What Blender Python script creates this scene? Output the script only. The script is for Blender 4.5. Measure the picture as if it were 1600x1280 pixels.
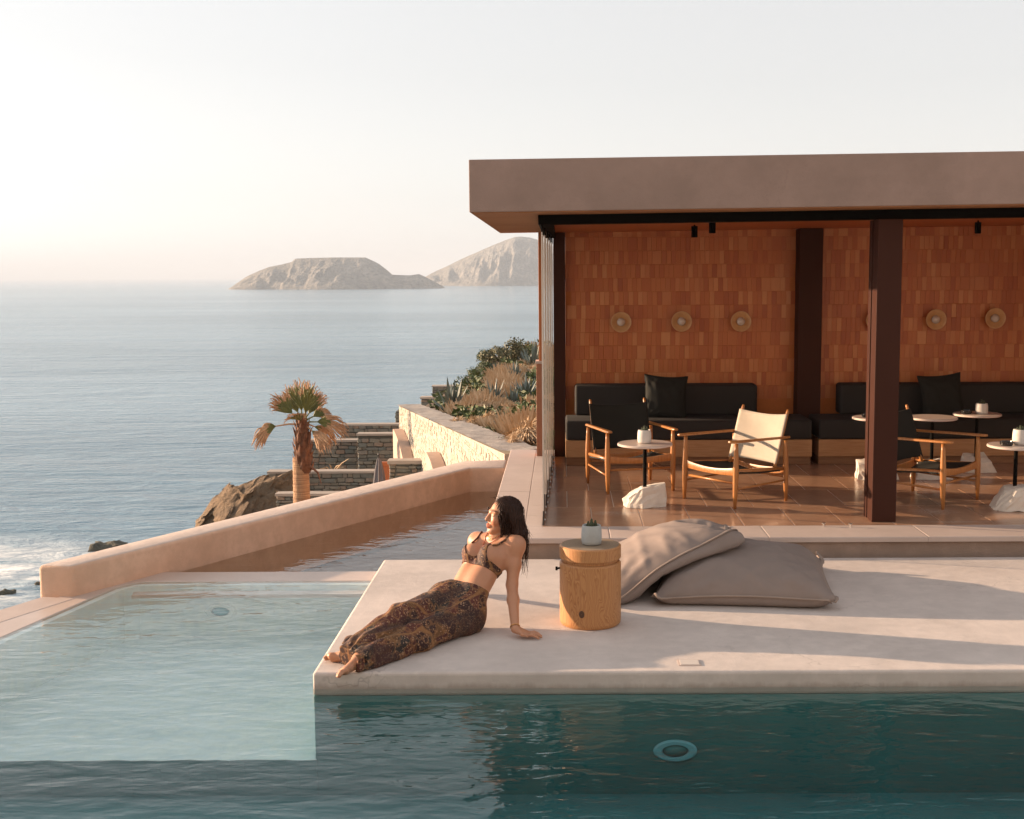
import bpy, bmesh, math, random
import numpy as np
from mathutils import Vector, Matrix, Euler, noise

for _o in list(bpy.data.objects):
    bpy.data.objects.remove(_o)
random.seed(7)
SC = bpy.context.scene
COL = SC.collection
PI = math.pi

# ------------------------------------------------------------------ camera
HAZE = 1.4e-4
FPX, PPX, PPY = 1930.0, 880.0, 640.0
PITCH = math.atan(209 / FPX)
CAMP = Vector((0, 0, 2.1))
CAMR = Euler((PI / 2 - PITCH, 0, 0)).to_matrix() @ Matrix.Rotation(math.radians(-0.25), 3, 'Z')
cam = bpy.data.cameras.new('camera')
cam.sensor_width = 36.0
cam.lens = 36.0 * FPX / 1600.0
cam.shift_x = -(PPX - 800) / 1600.0
cam.clip_start = 0.1
cam.clip_end = 120000
camo = bpy.data.objects.new('camera', cam)
COL.objects.link(camo)
camo.matrix_world = Matrix.Translation(CAMP) @ CAMR.to_4x4()
SC.camera = camo


def ray(x, y):
    return CAMR @ Vector(((x - PPX) / FPX, -(y - PPY) / FPX, -1))


def W(x, y, Y):            # the point of the place at depth Y seen at (x, y)
    d = ray(x, y)
    return CAMP + d * (Y / d.y)


def G(x, y, z=0.0):        # the point of the level z seen at (x, y)
    d = ray(x, y)
    return CAMP + d * ((z - CAMP.z) / d.z)


# ------------------------------------------------------------------ sky, sun, exposure
SUN_EL, SUN_AZ = math.radians(9.6), math.radians(16)     # azimuth: how far the sun stands behind the left
to_sun = Vector((-math.cos(SUN_EL) * math.cos(SUN_AZ), math.cos(SUN_EL) * math.sin(SUN_AZ), math.sin(SUN_EL)))
world = bpy.data.worlds.new('World')
SC.world = world
world.use_nodes = True
wn = world.node_tree
wn.nodes.clear()
sky = wn.nodes.new('ShaderNodeTexSky')
sky.sky_type = 'NISHITA'
sky.sun_disc = False
sky.sun_elevation = SUN_EL
sky.sun_rotation = math.atan2(to_sun.x, to_sun.y)
sky.altitude = 0
sky.air_density = 1.0
sky.dust_density = 1.3
sky.ozone_density = 1.0
hs = wn.nodes.new('ShaderNodeHueSaturation')
hs.inputs['Saturation'].default_value = 0.25
bg = wn.nodes.new('ShaderNodeBackground')
bg.inputs['Strength'].default_value = 0.112
wo = wn.nodes.new('ShaderNodeOutputWorld')
wn.links.new(sky.outputs[0], hs.inputs['Color'])
mx = wn.nodes.new('ShaderNodeMix')          # the whole sky is a little creamy with haze
mx.data_type = 'RGBA'
mx.blend_type = 'MULTIPLY'
mx.inputs[0].default_value = 1.0
mx.inputs[7].default_value = (1.0, .982, .978, 1)
wn.links.new(hs.outputs[0], mx.inputs[6])
hz = wn.nodes.new('ShaderNodeMix')          # thin even veil of haze over all of it
hz.data_type = 'RGBA'
hz.inputs[0].default_value = .55
hz.inputs[7].default_value = (2.56, 2.52, 2.53, 1)
wn.links.new(mx.outputs[2], hz.inputs[6])
wn.links.new(hz.outputs[2], bg.inputs[0])
wn.links.new(bg.outputs[0], wo.inputs[0])

sl = bpy.data.lights.new('sun', 'SUN')
sl.energy = 5.0
sl.angle = math.radians(0.6)
sl.color = (1.0, 0.70, 0.46)
so = bpy.data.objects.new('sun', sl)
COL.objects.link(so)
so.rotation_euler = (-to_sun).to_track_quat('-Z', 'Y').to_euler()

SC.view_settings.view_transform = 'Standard'
SC.view_settings.look = 'None'
SC.view_settings.gamma = 1.0
SC.view_settings.use_curve_mapping = False
SC.view_settings.exposure = 1.5
SC.render.engine = 'CYCLES'
SC.cycles.max_bounces = 10
SC.cycles.diffuse_bounces = 5
SC.cycles.transparent_max_bounces = 24
SC.cycles.volume_bounces = 1
SC.cycles.use_denoising = True
SC.cycles.caustics_reflective = False
SC.cycles.caustics_refractive = False
SC.cycles.sample_clamp_indirect = 6.0


# ------------------------------------------------------------------ materials
def srgb(h):
    h = h.lstrip('#')
    c = [int(h[i:i + 2], 16) / 255 for i in (0, 2, 4)]
    return tuple((x / 12.92 if x < .04045 else ((x + .055) / 1.055) ** 2.4) for x in c) + (1,)


class Mat:
    def __init__(s, name):
        s.m = bpy.data.materials.new(name)
        s.m.use_nodes = True
        s.t = s.m.node_tree
        s.t.nodes.clear()
        s.o = s.t.nodes.new('ShaderNodeOutputMaterial')

    def n(s, typ, attrs=None, out=0, **kw):
        nd = s.t.nodes.new('ShaderNode' + typ)
        for k, v in (attrs or {}).items():
            setattr(nd, k, v)
        for k, v in kw.items():
            key = k.replace('_', ' ')
            if key.isdigit():
                key = int(key)
            elif k[0] == 'i' and k[1:].isdigit():
                key = int(k[1:])
            s.set(nd.inputs[key], v)
        return nd.outputs[out]

    def set(s, inp, v):
        if isinstance(v, bpy.types.NodeSocket):
            s.t.links.new(v, inp)
        else:
            if isinstance(v, tuple) and len(v) == 3 and inp.type == 'RGBA':
                v = v + (1,)
            inp.default_value = v

    def obj(s):
        return s.n('TexCoord', out=3)

    def pos(s):
        return s.n('NewGeometry', out=0)

    def scale(s, vec, sc):
        return s.n('Mapping', Vector=vec, Scale=sc)

    def noise(s, vec, scale, detail=4, rough=.55, dist=0, out=0):
        return s.n('TexNoise', out=out, Vector=vec, Scale=scale, Detail=detail, Roughness=rough, Distortion=dist)

    def ramp(s, fac, stops, interp='LINEAR'):
        nd = s.t.nodes.new('ShaderNodeValToRGB')
        cr = nd.color_ramp
        cr.interpolation = interp
        while len(cr.elements) < len(stops):
            cr.elements.new(.5)
        for e, (p, c) in zip(cr.elements, stops):
            e.position = p
            if isinstance(c, (int, float)):
                c = (c, c, c, 1)
            e.color = c if len(c) == 4 else tuple(c) + (1,)
        s.set(nd.inputs[0], fac)
        return nd.outputs[0]

    def mix(s, fac, a, b, mode='MIX'):
        nd = s.t.nodes.new('ShaderNodeMix')
        nd.data_type = 'RGBA'
        nd.blend_type = mode
        s.set(nd.inputs[0], fac)
        s.set(nd.inputs[6], a)
        s.set(nd.inputs[7], b)
        return nd.outputs[2]

    def math(s, op, a, b=0.0, c=0.0):
        nd = s.t.nodes.new('ShaderNodeMath')
        nd.operation = op
        s.set(nd.inputs[0], a)
        s.set(nd.inputs[1], b)
        s.set(nd.inputs[2], c)
        return nd.outputs[0]

    def bump(s, h, strength=.3, dist=.01, normal=None):
        kw = dict(Height=h, Strength=strength, Distance=dist)
        if normal is not None:
            kw['Normal'] = normal
        return s.n('Bump', **kw)

    def pr(s, color, rough=.6, normal=None, **kw):
        k = dict(Base_Color=color, Roughness=rough)
        if normal is not None:
            k['Normal'] = normal
        k.update(kw)
        sh = s.n('BsdfPrincipled', **k)
        s.t.links.new(sh, s.o.inputs[0])
        return s.m


def mul(c, k):
    return tuple(x * k for x in c[:3]) + (1,)


def plaster(name, base, dark, rough=.8, bump=.35, stain=1.0, waterline=None, cracks=.0, top=None):
    a = Mat(name)
    v = a.pos()
    n1 = a.noise(v, 1.3, 6, .62)
    n2 = a.noise(v, 9, 6, .65)
    n3 = a.noise(v, 130, 3, .6)
    c = a.mix(a.ramp(n1, [(.36, 0), (.66, 1)]), dark, base)
    c = a.mix(a.math('MULTIPLY', a.ramp(n2, [(.42, 1), (.6, 0)]), .38 * stain), c, mul(dark, .85))
    pits = a.n('TexVoronoi', Vector=v, Scale=55)
    pm = a.ramp(a.math('ADD', pits, a.math('MULTIPLY', n2, .16)), [(.07, 1), (.16, 0)])
    c = a.mix(a.math('MULTIPLY', pm, .35 * stain), c, mul(dark, .5))
    if cracks:
        ce = a.n('TexVoronoi', {'feature': 'DISTANCE_TO_EDGE'}, Vector=a.n('VectorMath', {'operation': 'ADD'}, i0=v, i1=a.n('VectorMath', {'operation': 'SCALE'}, i0=a.noise(v, 3, 4, .6, out=1), Scale=.5)), Scale=.55)
        cm = a.math('MULTIPLY', a.ramp(ce, [(.0012, 1), (.004, 0)]), a.ramp(n1, [(.5, 0), (.62, 1)]))
        c = a.mix(a.math('MULTIPLY', cm, cracks), c, mul(dark, .45))
        sp = a.ramp(a.noise(v, 38, 3, .7), [(.66, 0), (.72, 1)])
        c = a.mix(a.math('MULTIPLY', sp, .28), c, mul(dark, .62))
        big = a.noise(v, .55, 5, .65, .5)
        c = a.mix(a.math('MULTIPLY', a.ramp(big, [(.42, 0), (.62, 1)]), .45), c, mul(base, 1.13))
    if top is not None:                  # faces that point up take the top colour
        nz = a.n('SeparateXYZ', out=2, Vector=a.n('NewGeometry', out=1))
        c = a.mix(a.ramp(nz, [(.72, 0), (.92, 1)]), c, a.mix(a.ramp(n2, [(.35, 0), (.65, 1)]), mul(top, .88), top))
    if waterline is not None:            # brown tide mark with drips
        sx = a.n('SeparateXYZ', out=2, Vector=v)
        dr = a.noise(a.scale(v, (1, 1, .15)), 9, 5, .75)
        zz = a.math('ADD', sx, a.math('MULTIPLY', a.math('SUBTRACT', dr, .5), -.075))
        wm = a.n('MapRange', Value=zz, From_Min=waterline + .004, From_Max=waterline + .030, To_Min=.8, To_Max=0.0)
        c = a.mix(a.math('MULTIPLY', wm, .6), c, (.26, .18, .135))
    h = a.math('ADD', a.math('MULTIPLY', n3, .35), a.math('MULTIPLY', n2, .9))
    h = a.math('SUBTRACT', h, a.math('MULTIPLY', pm, .5))
    return a.pr(c, rough, a.bump(h, bump, .012), Specular_IOR_Level=.3)


MT = {}
MT['slab'] = plaster('deck_plaster', (.63, .55, .50), (.51, .445, .405), waterline=-.09, cracks=.55)
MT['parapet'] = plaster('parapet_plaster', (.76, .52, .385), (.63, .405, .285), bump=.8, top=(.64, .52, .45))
MT['rim'] = plaster('wet_rim_plaster', (.60, .485, .42), (.52, .41, .35), rough=.35, bump=.12, stain=.4)
MT['cope'] = plaster('coping_stone', (.56, .455, .40), (.50, .40, .35), rough=.6, bump=.12, stain=.5)
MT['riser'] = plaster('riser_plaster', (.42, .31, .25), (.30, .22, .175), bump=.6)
MT['fascia'] = plaster('fascia_render', (.315, .225, .19), (.25, .18, .15), rough=.85, bump=.6, stain=.5, cracks=.3)
MT['soffit'] = plaster('soffit_render', (.36, .17, .075), (.30, .13, .055), stain=.3)
MT['pale'] = plaster('pale_plaster', (.74, .68, .61), (.66, .60, .53), stain=.3)
MT['buttress'] = plaster('buttress_plaster', (.52, .37, .29), (.45, .32, .25), stain=.4)


def shaded_pool():
    a = Mat('shaded_pool_plaster')
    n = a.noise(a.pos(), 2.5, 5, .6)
    return a.pr(a.mix(n, (.035, .15, .15), (.075, .23, .225)), .8)  # dark teal puts shade and water depth into the deep faces' colour


def m_sunlit_pool():
    a = Mat('sunlit_pool_plaster')
    v = a.pos()
    n = a.noise(v, 3.2, 5, .6)
    n2 = a.noise(v, 14, 4, .6)
    c = a.mix(a.ramp(n, [(.35, 0), (.65, 1)]), (.64, .68, .66), (.78, .80, .77))
    c = a.mix(a.math('MULTIPLY', a.ramp(n2, [(.42, 0), (.6, 1)]), .6), c, (.84, .81, .71))  # pale tone and cream patches carry sunlight falling on the shelf
    return a.pr(c, .8, a.bump(n2, .3, .01))


MT['shelf'] = m_sunlit_pool()
MT['pool'] = shaded_pool()


def m_basin():
    a = Mat('basin_plaster')
    n = a.noise(a.pos(), 2.4, 5, .6)
    return a.pr(a.mix(n, (.13, .09, .065), (.18, .13, .095)), .8)


MT['basin'] = m_basin()


def water(name, tint, scale, strength, rough, stretch=(1, 1, 1), scale2=None, absorb=None):
    a = Mat(name)
    v = a.scale(a.pos(), stretch)
    h = a.noise(v, scale, 3, .5, .4)
    if scale2:
        h = a.math('ADD', h, a.math('MULTIPLY', a.noise(v, scale2, 2, .5, .3), .35))
    nb = a.bump(h, strength, .05)
    # straight-through sheet: the same reflectance from above and from below
    bf = a.n('NewGeometry', out=6)
    fr = a.n('Fresnel', IOR=a.math('ADD', 1.33, a.math('MULTIPLY', bf, -.578)), Normal=nb)
    tr = a.n('BsdfTransparent', Color=tint)
    gl = a.n('BsdfGlossy', Color=(1, 1, 1, 1), Roughness=rough, Normal=nb)
    sh = a.n('MixShader', Fac=fr, i1=tr, i2=gl)
    a.t.links.new(sh, a.o.inputs[0])
    if absorb:
        va = a.n('VolumeAbsorption', Color=absorb[0], Density=absorb[1])
        a.t.links.new(va, a.o.inputs[1])
    return a.m


MT['water'] = water('pool_water', (.93, .985, .98, 1), 2.6, .33, .02, (.8, 1.7, 1), 8.5, ((.20, .56, .66, 1), .24))
MT['basinwater'] = water('basin_water', (.80, .74, .66, 1), 2.4, .16, .015, (1, 1.6, 1), 8)


def m_sea():
    a = Mat('sea_water')
    v = a.pos()
    sw = a.noise(a.scale(v, (.35, 1, 1)), .035, 4, .6, .6)
    wv = a.noise(a.scale(v, (.4, 1, 1)), .22, 6, .62, .5)
    rp = a.noise(a.scale(v, (.5, 1, 1)), 1.1, 4, .6, .3)
    h = a.math('ADD', a.math('MULTIPLY', sw, 5.0), a.math('MULTIPLY', wv, 2.0))
    h = a.math('ADD', h, a.math('MULTIPLY', rp, .5))
    nb = a.bump(h, .62, 1.0)
    big = a.noise(a.scale(v, (.25, 1, 1)), .006, 4, .6, .4)
    c = a.mix(a.ramp(big, [(.38, 0), (.62, 1)]), (.11, .21, .28), (.20, .325, .41))
    # surf by the shore
    s = a.n('SeparateXYZ', Vector=v)
    d = a.n('VectorMath', {'operation': 'DISTANCE'}, out=1, i0=v, i1=(-62, 122, -28))
    near = a.ramp(a.math('DIVIDE', d, 27), [(.2, 1), (.9, 0)])
    fo = a.math('MULTIPLY', near, a.ramp(a.noise(a.scale(v, (.5, 1, 1)), .16, 6, .7, .8), [(.36, 0), (.56, 1)]))
    c = a.mix(fo, c, (.82, .82, .80))
    rg = a.math('ADD', .16, a.math('MULTIPLY', fo, .5))
    return a.pr(c, rg, nb, IOR=1.33)


MT['sea'] = m_sea()


def wood(name, c1, c2, scale=1.0, rough=.42, axis=(14, 14, 1.2)):
    a = Mat(name)
    v = a.scale(a.obj(), axis)
    n = a.noise(v, 3 * scale, 5, .6, .8)
    n2 = a.noise(a.scale(a.obj(), tuple(4 * x for x in axis)), 6 * scale, 3, .6)
    rnd = a.n('ObjectInfo', out=5)
    c = a.mix(a.ramp(n, [(.36, 0), (.64, 1)]), c1, c2)
    c = a.mix(a.math('MULTIPLY', n2, .3), c, mul(c1, .7))
    c = a.mix(a.math('MULTIPLY', rnd, .25), c, mul(c2, .75))
    return a.pr(c, rough, a.bump(n2, .08, .003))


MT['teak'] = wood('chair_wood', (.36, .135, .035), (.50, .215, .065), rough=.33)
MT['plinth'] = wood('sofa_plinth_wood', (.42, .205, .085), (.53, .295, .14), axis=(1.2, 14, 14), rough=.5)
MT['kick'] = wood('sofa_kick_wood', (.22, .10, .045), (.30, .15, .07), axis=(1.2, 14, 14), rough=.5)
MT['ceilwood'] = wood('ceiling_wood', (.42, .10, .02), (.52, .15, .035), axis=(14, 1.2, 14), rough=.5)


def m_stump():
    a = Mat('fir_block_wood')
    v = a.obj()
    warp = a.noise(a.scale(v, (2.2, 2.2, .9)), 2.6, 3, .55, .4, out=1)
    vv = a.n('VectorMath', {'operation': 'ADD'}, i0=v, i1=a.n('VectorMath', {'operation': 'SCALE'}, i0=warp, Scale=.17))
    off = a.n('VectorMath', {'operation': 'ADD'}, i0=vv, i1=(-.02, .02, 0))
    mp = a.n('Mapping', Vector=off, Scale=(1, 1, .10), Rotation=(.10, .05, 0))
    w = a.n('TexWave', {'wave_type': 'RINGS', 'rings_direction': 'Z'}, Vector=mp, Scale=21.0, Distortion=2.2, Detail=4.0, Detail_Scale=2.2)
    grain = a.noise(a.scale(v, (60, 60, 2.5)), 3, 4, .6)
    c = a.ramp(w, [(.15, (.48, .235, .090, 1)), (.55, (.43, .195, .070, 1)), (.85, (.34, .14, .046, 1)), (1, (.50, .25, .098, 1))])
    c = a.mix(a.math('MULTIPLY', grain, .28), c, (.21, .085, .03))
    return a.pr(c, .48, a.bump(a.math('ADD', w, grain), .06, .004))


MT['stump'] = m_stump()


def m_stumptop():
    a = Mat('weathered_end_grain')
    v = a.obj()
    n = a.noise(v, 9, 5, .6)
    c = a.mix(n, (.21, .15, .10), (.34, .25, .165))
    w = a.n('TexWave', {'wave_type': 'RINGS', 'rings_direction': 'Z'}, Vector=a.n('VectorMath', {'operation': 'ADD'}, i0=v, i1=(.03, -.02, 0)), Scale=18.0, Distortion=1.0, Detail=2.0)
    c = a.mix(a.math('MULTIPLY', w, .3), c, (.17, .115, .07))
    return a.pr(c, .5)


MT['stumptop'] = m_stumptop()


def plain(name, c, rough=.6, noise_scale=None, var=.2, bump=0, **kw):
    a = Mat(name)
    c = tuple(c)[:3] + (1,)
    if noise_scale:
        n = a.noise(a.obj(), noise_scale, 4, .6)
        col = a.mix(n, mul(c, 1 - var), mul(c, 1 + var))
        return a.pr(col, rough, a.bump(n, bump, .004) if bump else None, **kw)
    return a.pr(c, rough, **kw)


MT['steel'] = plain('brown_steel', (.045, .014, .008), .6, 3, .12, Specular_IOR_Level=.15)
MT['black'] = plain('black_steel', (.004, .0035, .003), .75, 6, .3, Specular_IOR_Level=.08)
MT['rail'] = plain('dark_rail', (.03, .026, .024), .4, 6, .2)
MT['chrome'] = plain('bright_metal', (.62, .58, .54), .28, 6, .1, Metallic=1.0)
MT['glassedge'] = plain('glass_edge', (.55, .50, .44), .25, 8, .15)
MT['postorange'] = plain('corner_post_paint', (.42, .13, .035), .5, 5, .12)
MT['pedestal'] = plain('pedestal_tile', (.30, .125, .065), .55, 12, .2)
MT['concrete'] = plain('pot_concrete', (.37, .38, .375), .75, 40, .12, .15)
MT['potwhite'] = plain('pot_pale_glaze', (.60, .56, .52), .6, 40, .08, .1)
MT['soil'] = plain('soil', (.025, .018, .013), .95, 90, .5, .6)
MT['cactus'] = plain('cactus_green', (.035, .05, .022), .7, 40, .3)
MT['spine'] = plain('cactus_spine', (.55, .45, .28), .6, 40, .1)
MT['tabletop'] = plain('table_marble', (.60, .50, .44), .3, 7, .12)
MT['rock'] = plain('white_rock', (.66, .60, .53), .85, 14, .16, .7)
MT['ashtray'] = plain('ashtray_glaze', (.018, .017, .017), .2, 20, .2)
MT['lampwood'] = plain('lamp_dish_oak', (.62, .37, .18), .38, 20, .14)
MT['bulb'] = plain('opal_bulb', (.62, .52, .45), .18, 10, .05)
MT['lid'] = plain('deck_lid_white', (.60, .54, .49), .5, 20, .08)
MT['poollight'] = plain('pool_light_white', (.16, .40, .44), .4, 20, .08)


def fabric(name, c, var=.16, weave=900, rough=.85, **kw):
    a = Mat(name)
    v = a.obj()
    n = a.noise(v, 6, 4, .6)
    n2 = a.noise(v, weave, 2, .5)
    c = tuple(c)[:3] + (1,)
    col = a.mix(n, mul(c, 1 - var), mul(c, 1 + var))
    col = a.mix(a.math('MULTIPLY', n2, .22), col, mul(c, .6))
    return a.pr(col, rough, a.bump(a.math('ADD', a.math('MULTIPLY', n2, .2), n), .14, .004), **kw)


MT['taupe'] = fabric('taupe_canvas', (.235, .185, .162))
MT['taupepipe'] = fabric('taupe_piping', (.30, .23, .19))
MT['sofafab'] = fabric('charcoal_upholstery', (.024, .020, .018))
MT['darkpillow'] = fabric('black_olive_cloth', (.011, .011, .008))
MT['canvasdark'] = fabric('dark_olive_canvas', (.010, .010, .007))
MT['canvasbeige'] = fabric('beige_canvas', (.45, .385, .31))
MT['canvashem'] = fabric('olive_canvas_hem', (.14, .13, .10))
MT['parasol'] = fabric('parasol_grey', (.16, .15, .16))


def m_tile():
    a = Mat('terracotta_tile')
    oi = a.n('ObjectInfo', out=5)
    ri = a.n('NewGeometry', out=8)
    r = a.math('FRACT', a.math('ADD', oi, ri))
    v = a.pos()
    n = a.noise(a.scale(v, (6, 6, 1)), 7, 4, .6)
    n2 = a.noise(v, 70, 3, .6)
    c = a.ramp(r, [(0, (.36, .080, .014, 1)), (.22, (.47, .13, .026, 1)), (.45, (.53, .175, .045, 1)), (.62, (.40, .095, .018, 1)), (.82, (.56, .21, .065, 1)), (1, (.62, .27, .095, 1))])
    c = a.mix(a.math('MULTIPLY', n, .45), c, (.42, .10, .02))
    return a.pr(c, .42, a.bump(n2, .12, .004))


MT['tile'] = m_tile()
MT['grout'] = plain('tile_grout', (.48, .16, .045), .9, 20, .15)


def m_floor():
    a = Mat('pavilion_floor_tile')
    v = a.pos()
    oi = a.n('ObjectInfo', out=5)
    n = a.noise(v, 2.2, 6, .65)
    n2 = a.noise(v, 16, 5, .6)
    c = a.mix(a.ramp(n, [(.35, 0), (.65, 1)]), (.40, .225, .14), (.50, .30, .19))
    c = a.mix(a.math('MULTIPLY', oi, .25), c, (.36, .25, .185))
    # chalky scuffs with shapes of their own
    for cx, cy, rx, ry in ((3.08, 10.15, .22, .17), (.40, 10.15, .24, .11), (3.16, 9.72, .3, .05), (.75, 11.65, .3, .07)):
        q = a.n('Mapping', Vector=v, Location=(-cx / rx, -cy / ry, 0), Scale=(1 / rx, 1 / ry, 0))
        ln = a.n('VectorMath', {'operation': 'LENGTH'}, out=1, i0=q)
        st = a.noise(a.scale(v, (1, 1, 1)), 22, 6, .75, 2.5)
        mk = a.math('MULTIPLY', a.ramp(ln, [(.3, 1), (1, 0)]), a.ramp(st, [(.42, 0), (.62, 1)]))
        c = a.mix(a.math('MULTIPLY', mk, .55), c, (.62, .58, .54))
    rg = a.math('ADD', .10, a.math('MULTIPLY', n2, .22))
    return a.pr(c, rg, a.bump(n2, .03, .004), Specular_IOR_Level=.75)


MT['floor'] = m_floor()
MT['floorgrout'] = plain('floor_grout', (.62, .52, .44), .8, 30, .15)


def m_stone(name, cols, rough=.9):
    a = Mat(name)
    oi = a.n('ObjectInfo', out=5)
    ri = a.n('NewGeometry', out=8)
    r = a.math('FRACT', a.math('ADD', oi, ri))
    v = a.pos()
    n = a.noise(v, 9, 5, .65)
    c = a.ramp(r, [(i / (len(cols) - 1), k) for i, k in enumerate(cols)])
    c = a.mix(a.math('MULTIPLY', a.ramp(n, [(.35, 0), (.65, 1)]), .4), c, mul(cols[0], .6))
    return a.pr(c, rough, a.bump(n, .6, .03))


MT['stone'] = m_stone('field_stone', [(.20, .19, .155, 1), (.27, .24, .19, 1), (.15, .165, .15, 1), (.30, .21, .15, 1), (.24, .22, .19, 1)])
MT['mortar'] = plain('dark_joint', (.085, .08, .068), .95, 6, .3)
MT['capstone'] = plain('wall_cap_mortar', (.38, .32, .27), .85, 4, .15, .3)
MT['creamstone'] = m_stone('cream_stone', [(.40, .345, .275, 1), (.45, .40, .34, 1), (.35, .285, .22, 1), (.47, .43, .37, 1), (.41, .335, .25, 1)])
MT['creammortar'] = plain('cream_mortar', (.40, .355, .295), .95, 8, .2, .4)


def m_captop():
    a = Mat('rubble_cap')
    v = a.pos()
    vo = a.n('TexVoronoi', Vector=v, Scale=5.5, out=1)
    n = a.noise(v, 14, 5, .65)
    c = a.mix(.5, (.37, .32, .285), vo, 'SOFT_LIGHT')
    bw = a.n('RGBToBW', Color=vo)
    c = a.mix(bw, (.24, .205, .18), (.44, .385, .34))
    c = a.mix(a.math('MULTIPLY', n, .4), c, (.19, .165, .145))
    return a.pr(c, .9, a.bump(n, .7, .03))


MT['captop'] = m_captop()


def m_rockcliff(name, c1, c2, c3, sc):
    a = Mat(name)
    v = a.pos()
    n = a.noise(v, sc, 8, .68, .4)
    n2 = a.noise(v, sc * 5, 6, .7)
    c = a.mix(a.ramp(n, [(.36, 0), (.62, 1)]), c1, c2)
    c = a.mix(a.ramp(n2, [(.45, 0), (.7, 1)]), c, c3)
    return a.pr(c, .95, a.bump(a.math('ADD', n, n2), .8, .4 / sc))


MT['cliff'] = m_rockcliff('cliff_rock', (.14, .095, .06), (.24, .165, .10), (.30, .20, .12), .7)
MT['island'] = m_rockcliff('island_rock', (.15, .145, .135), (.34, .30, .255), (.07, .08, .07), .022)
MT['searock'] = m_rockcliff('sea_rock', (.06, .06, .045), (.10, .095, .07), (.14, .12, .09), .8)
MT['soilbed'] = m_rockcliff('garden_soil', (.19, .13, .09), (.26, .185, .13), (.13, .09, .06), 1.2)


def leafmat(name, c1, c2, rough=.6, sc=8, tr=.0):
    a = Mat(name)
    n = a.noise(a.pos(), sc, 3, .6)
    ri = a.n('NewGeometry', out=8)
    c = a.mix(a.ramp(n, [(.35, 0), (.65, 1)]), c1, c2)
    c = a.mix(a.math('MULTIPLY', ri, .5), c, mul(c1, .65))
    return a.pr(c, rough)


MT['grass'] = leafmat('dry_fountain_grass', (.48, .32, .18), (.66, .49, .32), .8, 3)
MT['shrub'] = leafmat('green_shrub_leaf', (.055, .075, .018), (.10, .125, .03), .6, 2)
MT['shrubgrey'] = leafmat('grey_shrub_leaf', (.085, .10, .075), (.14, .155, .115), .7, 2)
MT['shrubolive'] = leafmat('olive_shrub_leaf', (.10, .095, .04), (.17, .15, .075), .7, 2)
MT['agave'] = leafmat('agave_leaf', (.12, .15, .135), (.23, .26, .22), .5, 4)
MT['palmgreen'] = leafmat('palm_leaf_green', (.085, .095, .018), (.16, .15, .03), .55, 5)
MT['palmdry'] = leafmat('palm_leaf_dry', (.36, .19, .095), (.52, .31, .17), .75, 5)
MT['palmboot'] = leafmat('palm_boot_fibre', (.11, .042, .02), (.22, .09, .042), .85, 9)


def m_trunk():
    a = Mat('palm_trunk_bark')
    v = a.pos()
    rg = a.noise(a.scale(v, (1.2, 1.2, 26)), 1.0, 3, .6, .6)
    fib = a.noise(a.scale(v, (40, 40, 5)), 1.0, 3, .6)
    c = a.mix(a.ramp(rg, [(.38, 0), (.6, 1)]), (.26, .14, .075), (.46, .27, .15))
    c = a.mix(a.math('MULTIPLY', fib, .4), c, (.24, .125, .065))
    return a.pr(c, .9, a.bump(a.math('ADD', rg, fib), .7, .03))


MT['palmtrunk'] = m_trunk()
MT['twig'] = plain('shrub_twig', (.12, .08, .05), .9, 20, .2)


def m_glass():
    a = Mat('clear_glass')
    bf = a.n('NewGeometry', out=6)
    fr = a.n('Fresnel', IOR=a.math('ADD', 1.45, a.math('MULTIPLY', bf, -.76)))
    n = a.noise(a.pos(), 2.0, 3, .6)
    tr = a.n('BsdfTransparent', Color=(.975, .98, .975, 1))
    gl = a.n('BsdfGlossy', Color=(1, 1, 1, 1), Roughness=.02)
    df = a.n('BsdfDiffuse', Color=(.5, .42, .36, 1))
    s1 = a.n('MixShader', Fac=fr, i1=tr, i2=gl)
    s2 = a.n('MixShader', Fac=a.math('MULTIPLY', n, .06), i1=s1, i2=df)
    a.t.links.new(s2, a.o.inputs[0])
    return a.m


MT['glass'] = m_glass()


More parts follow.
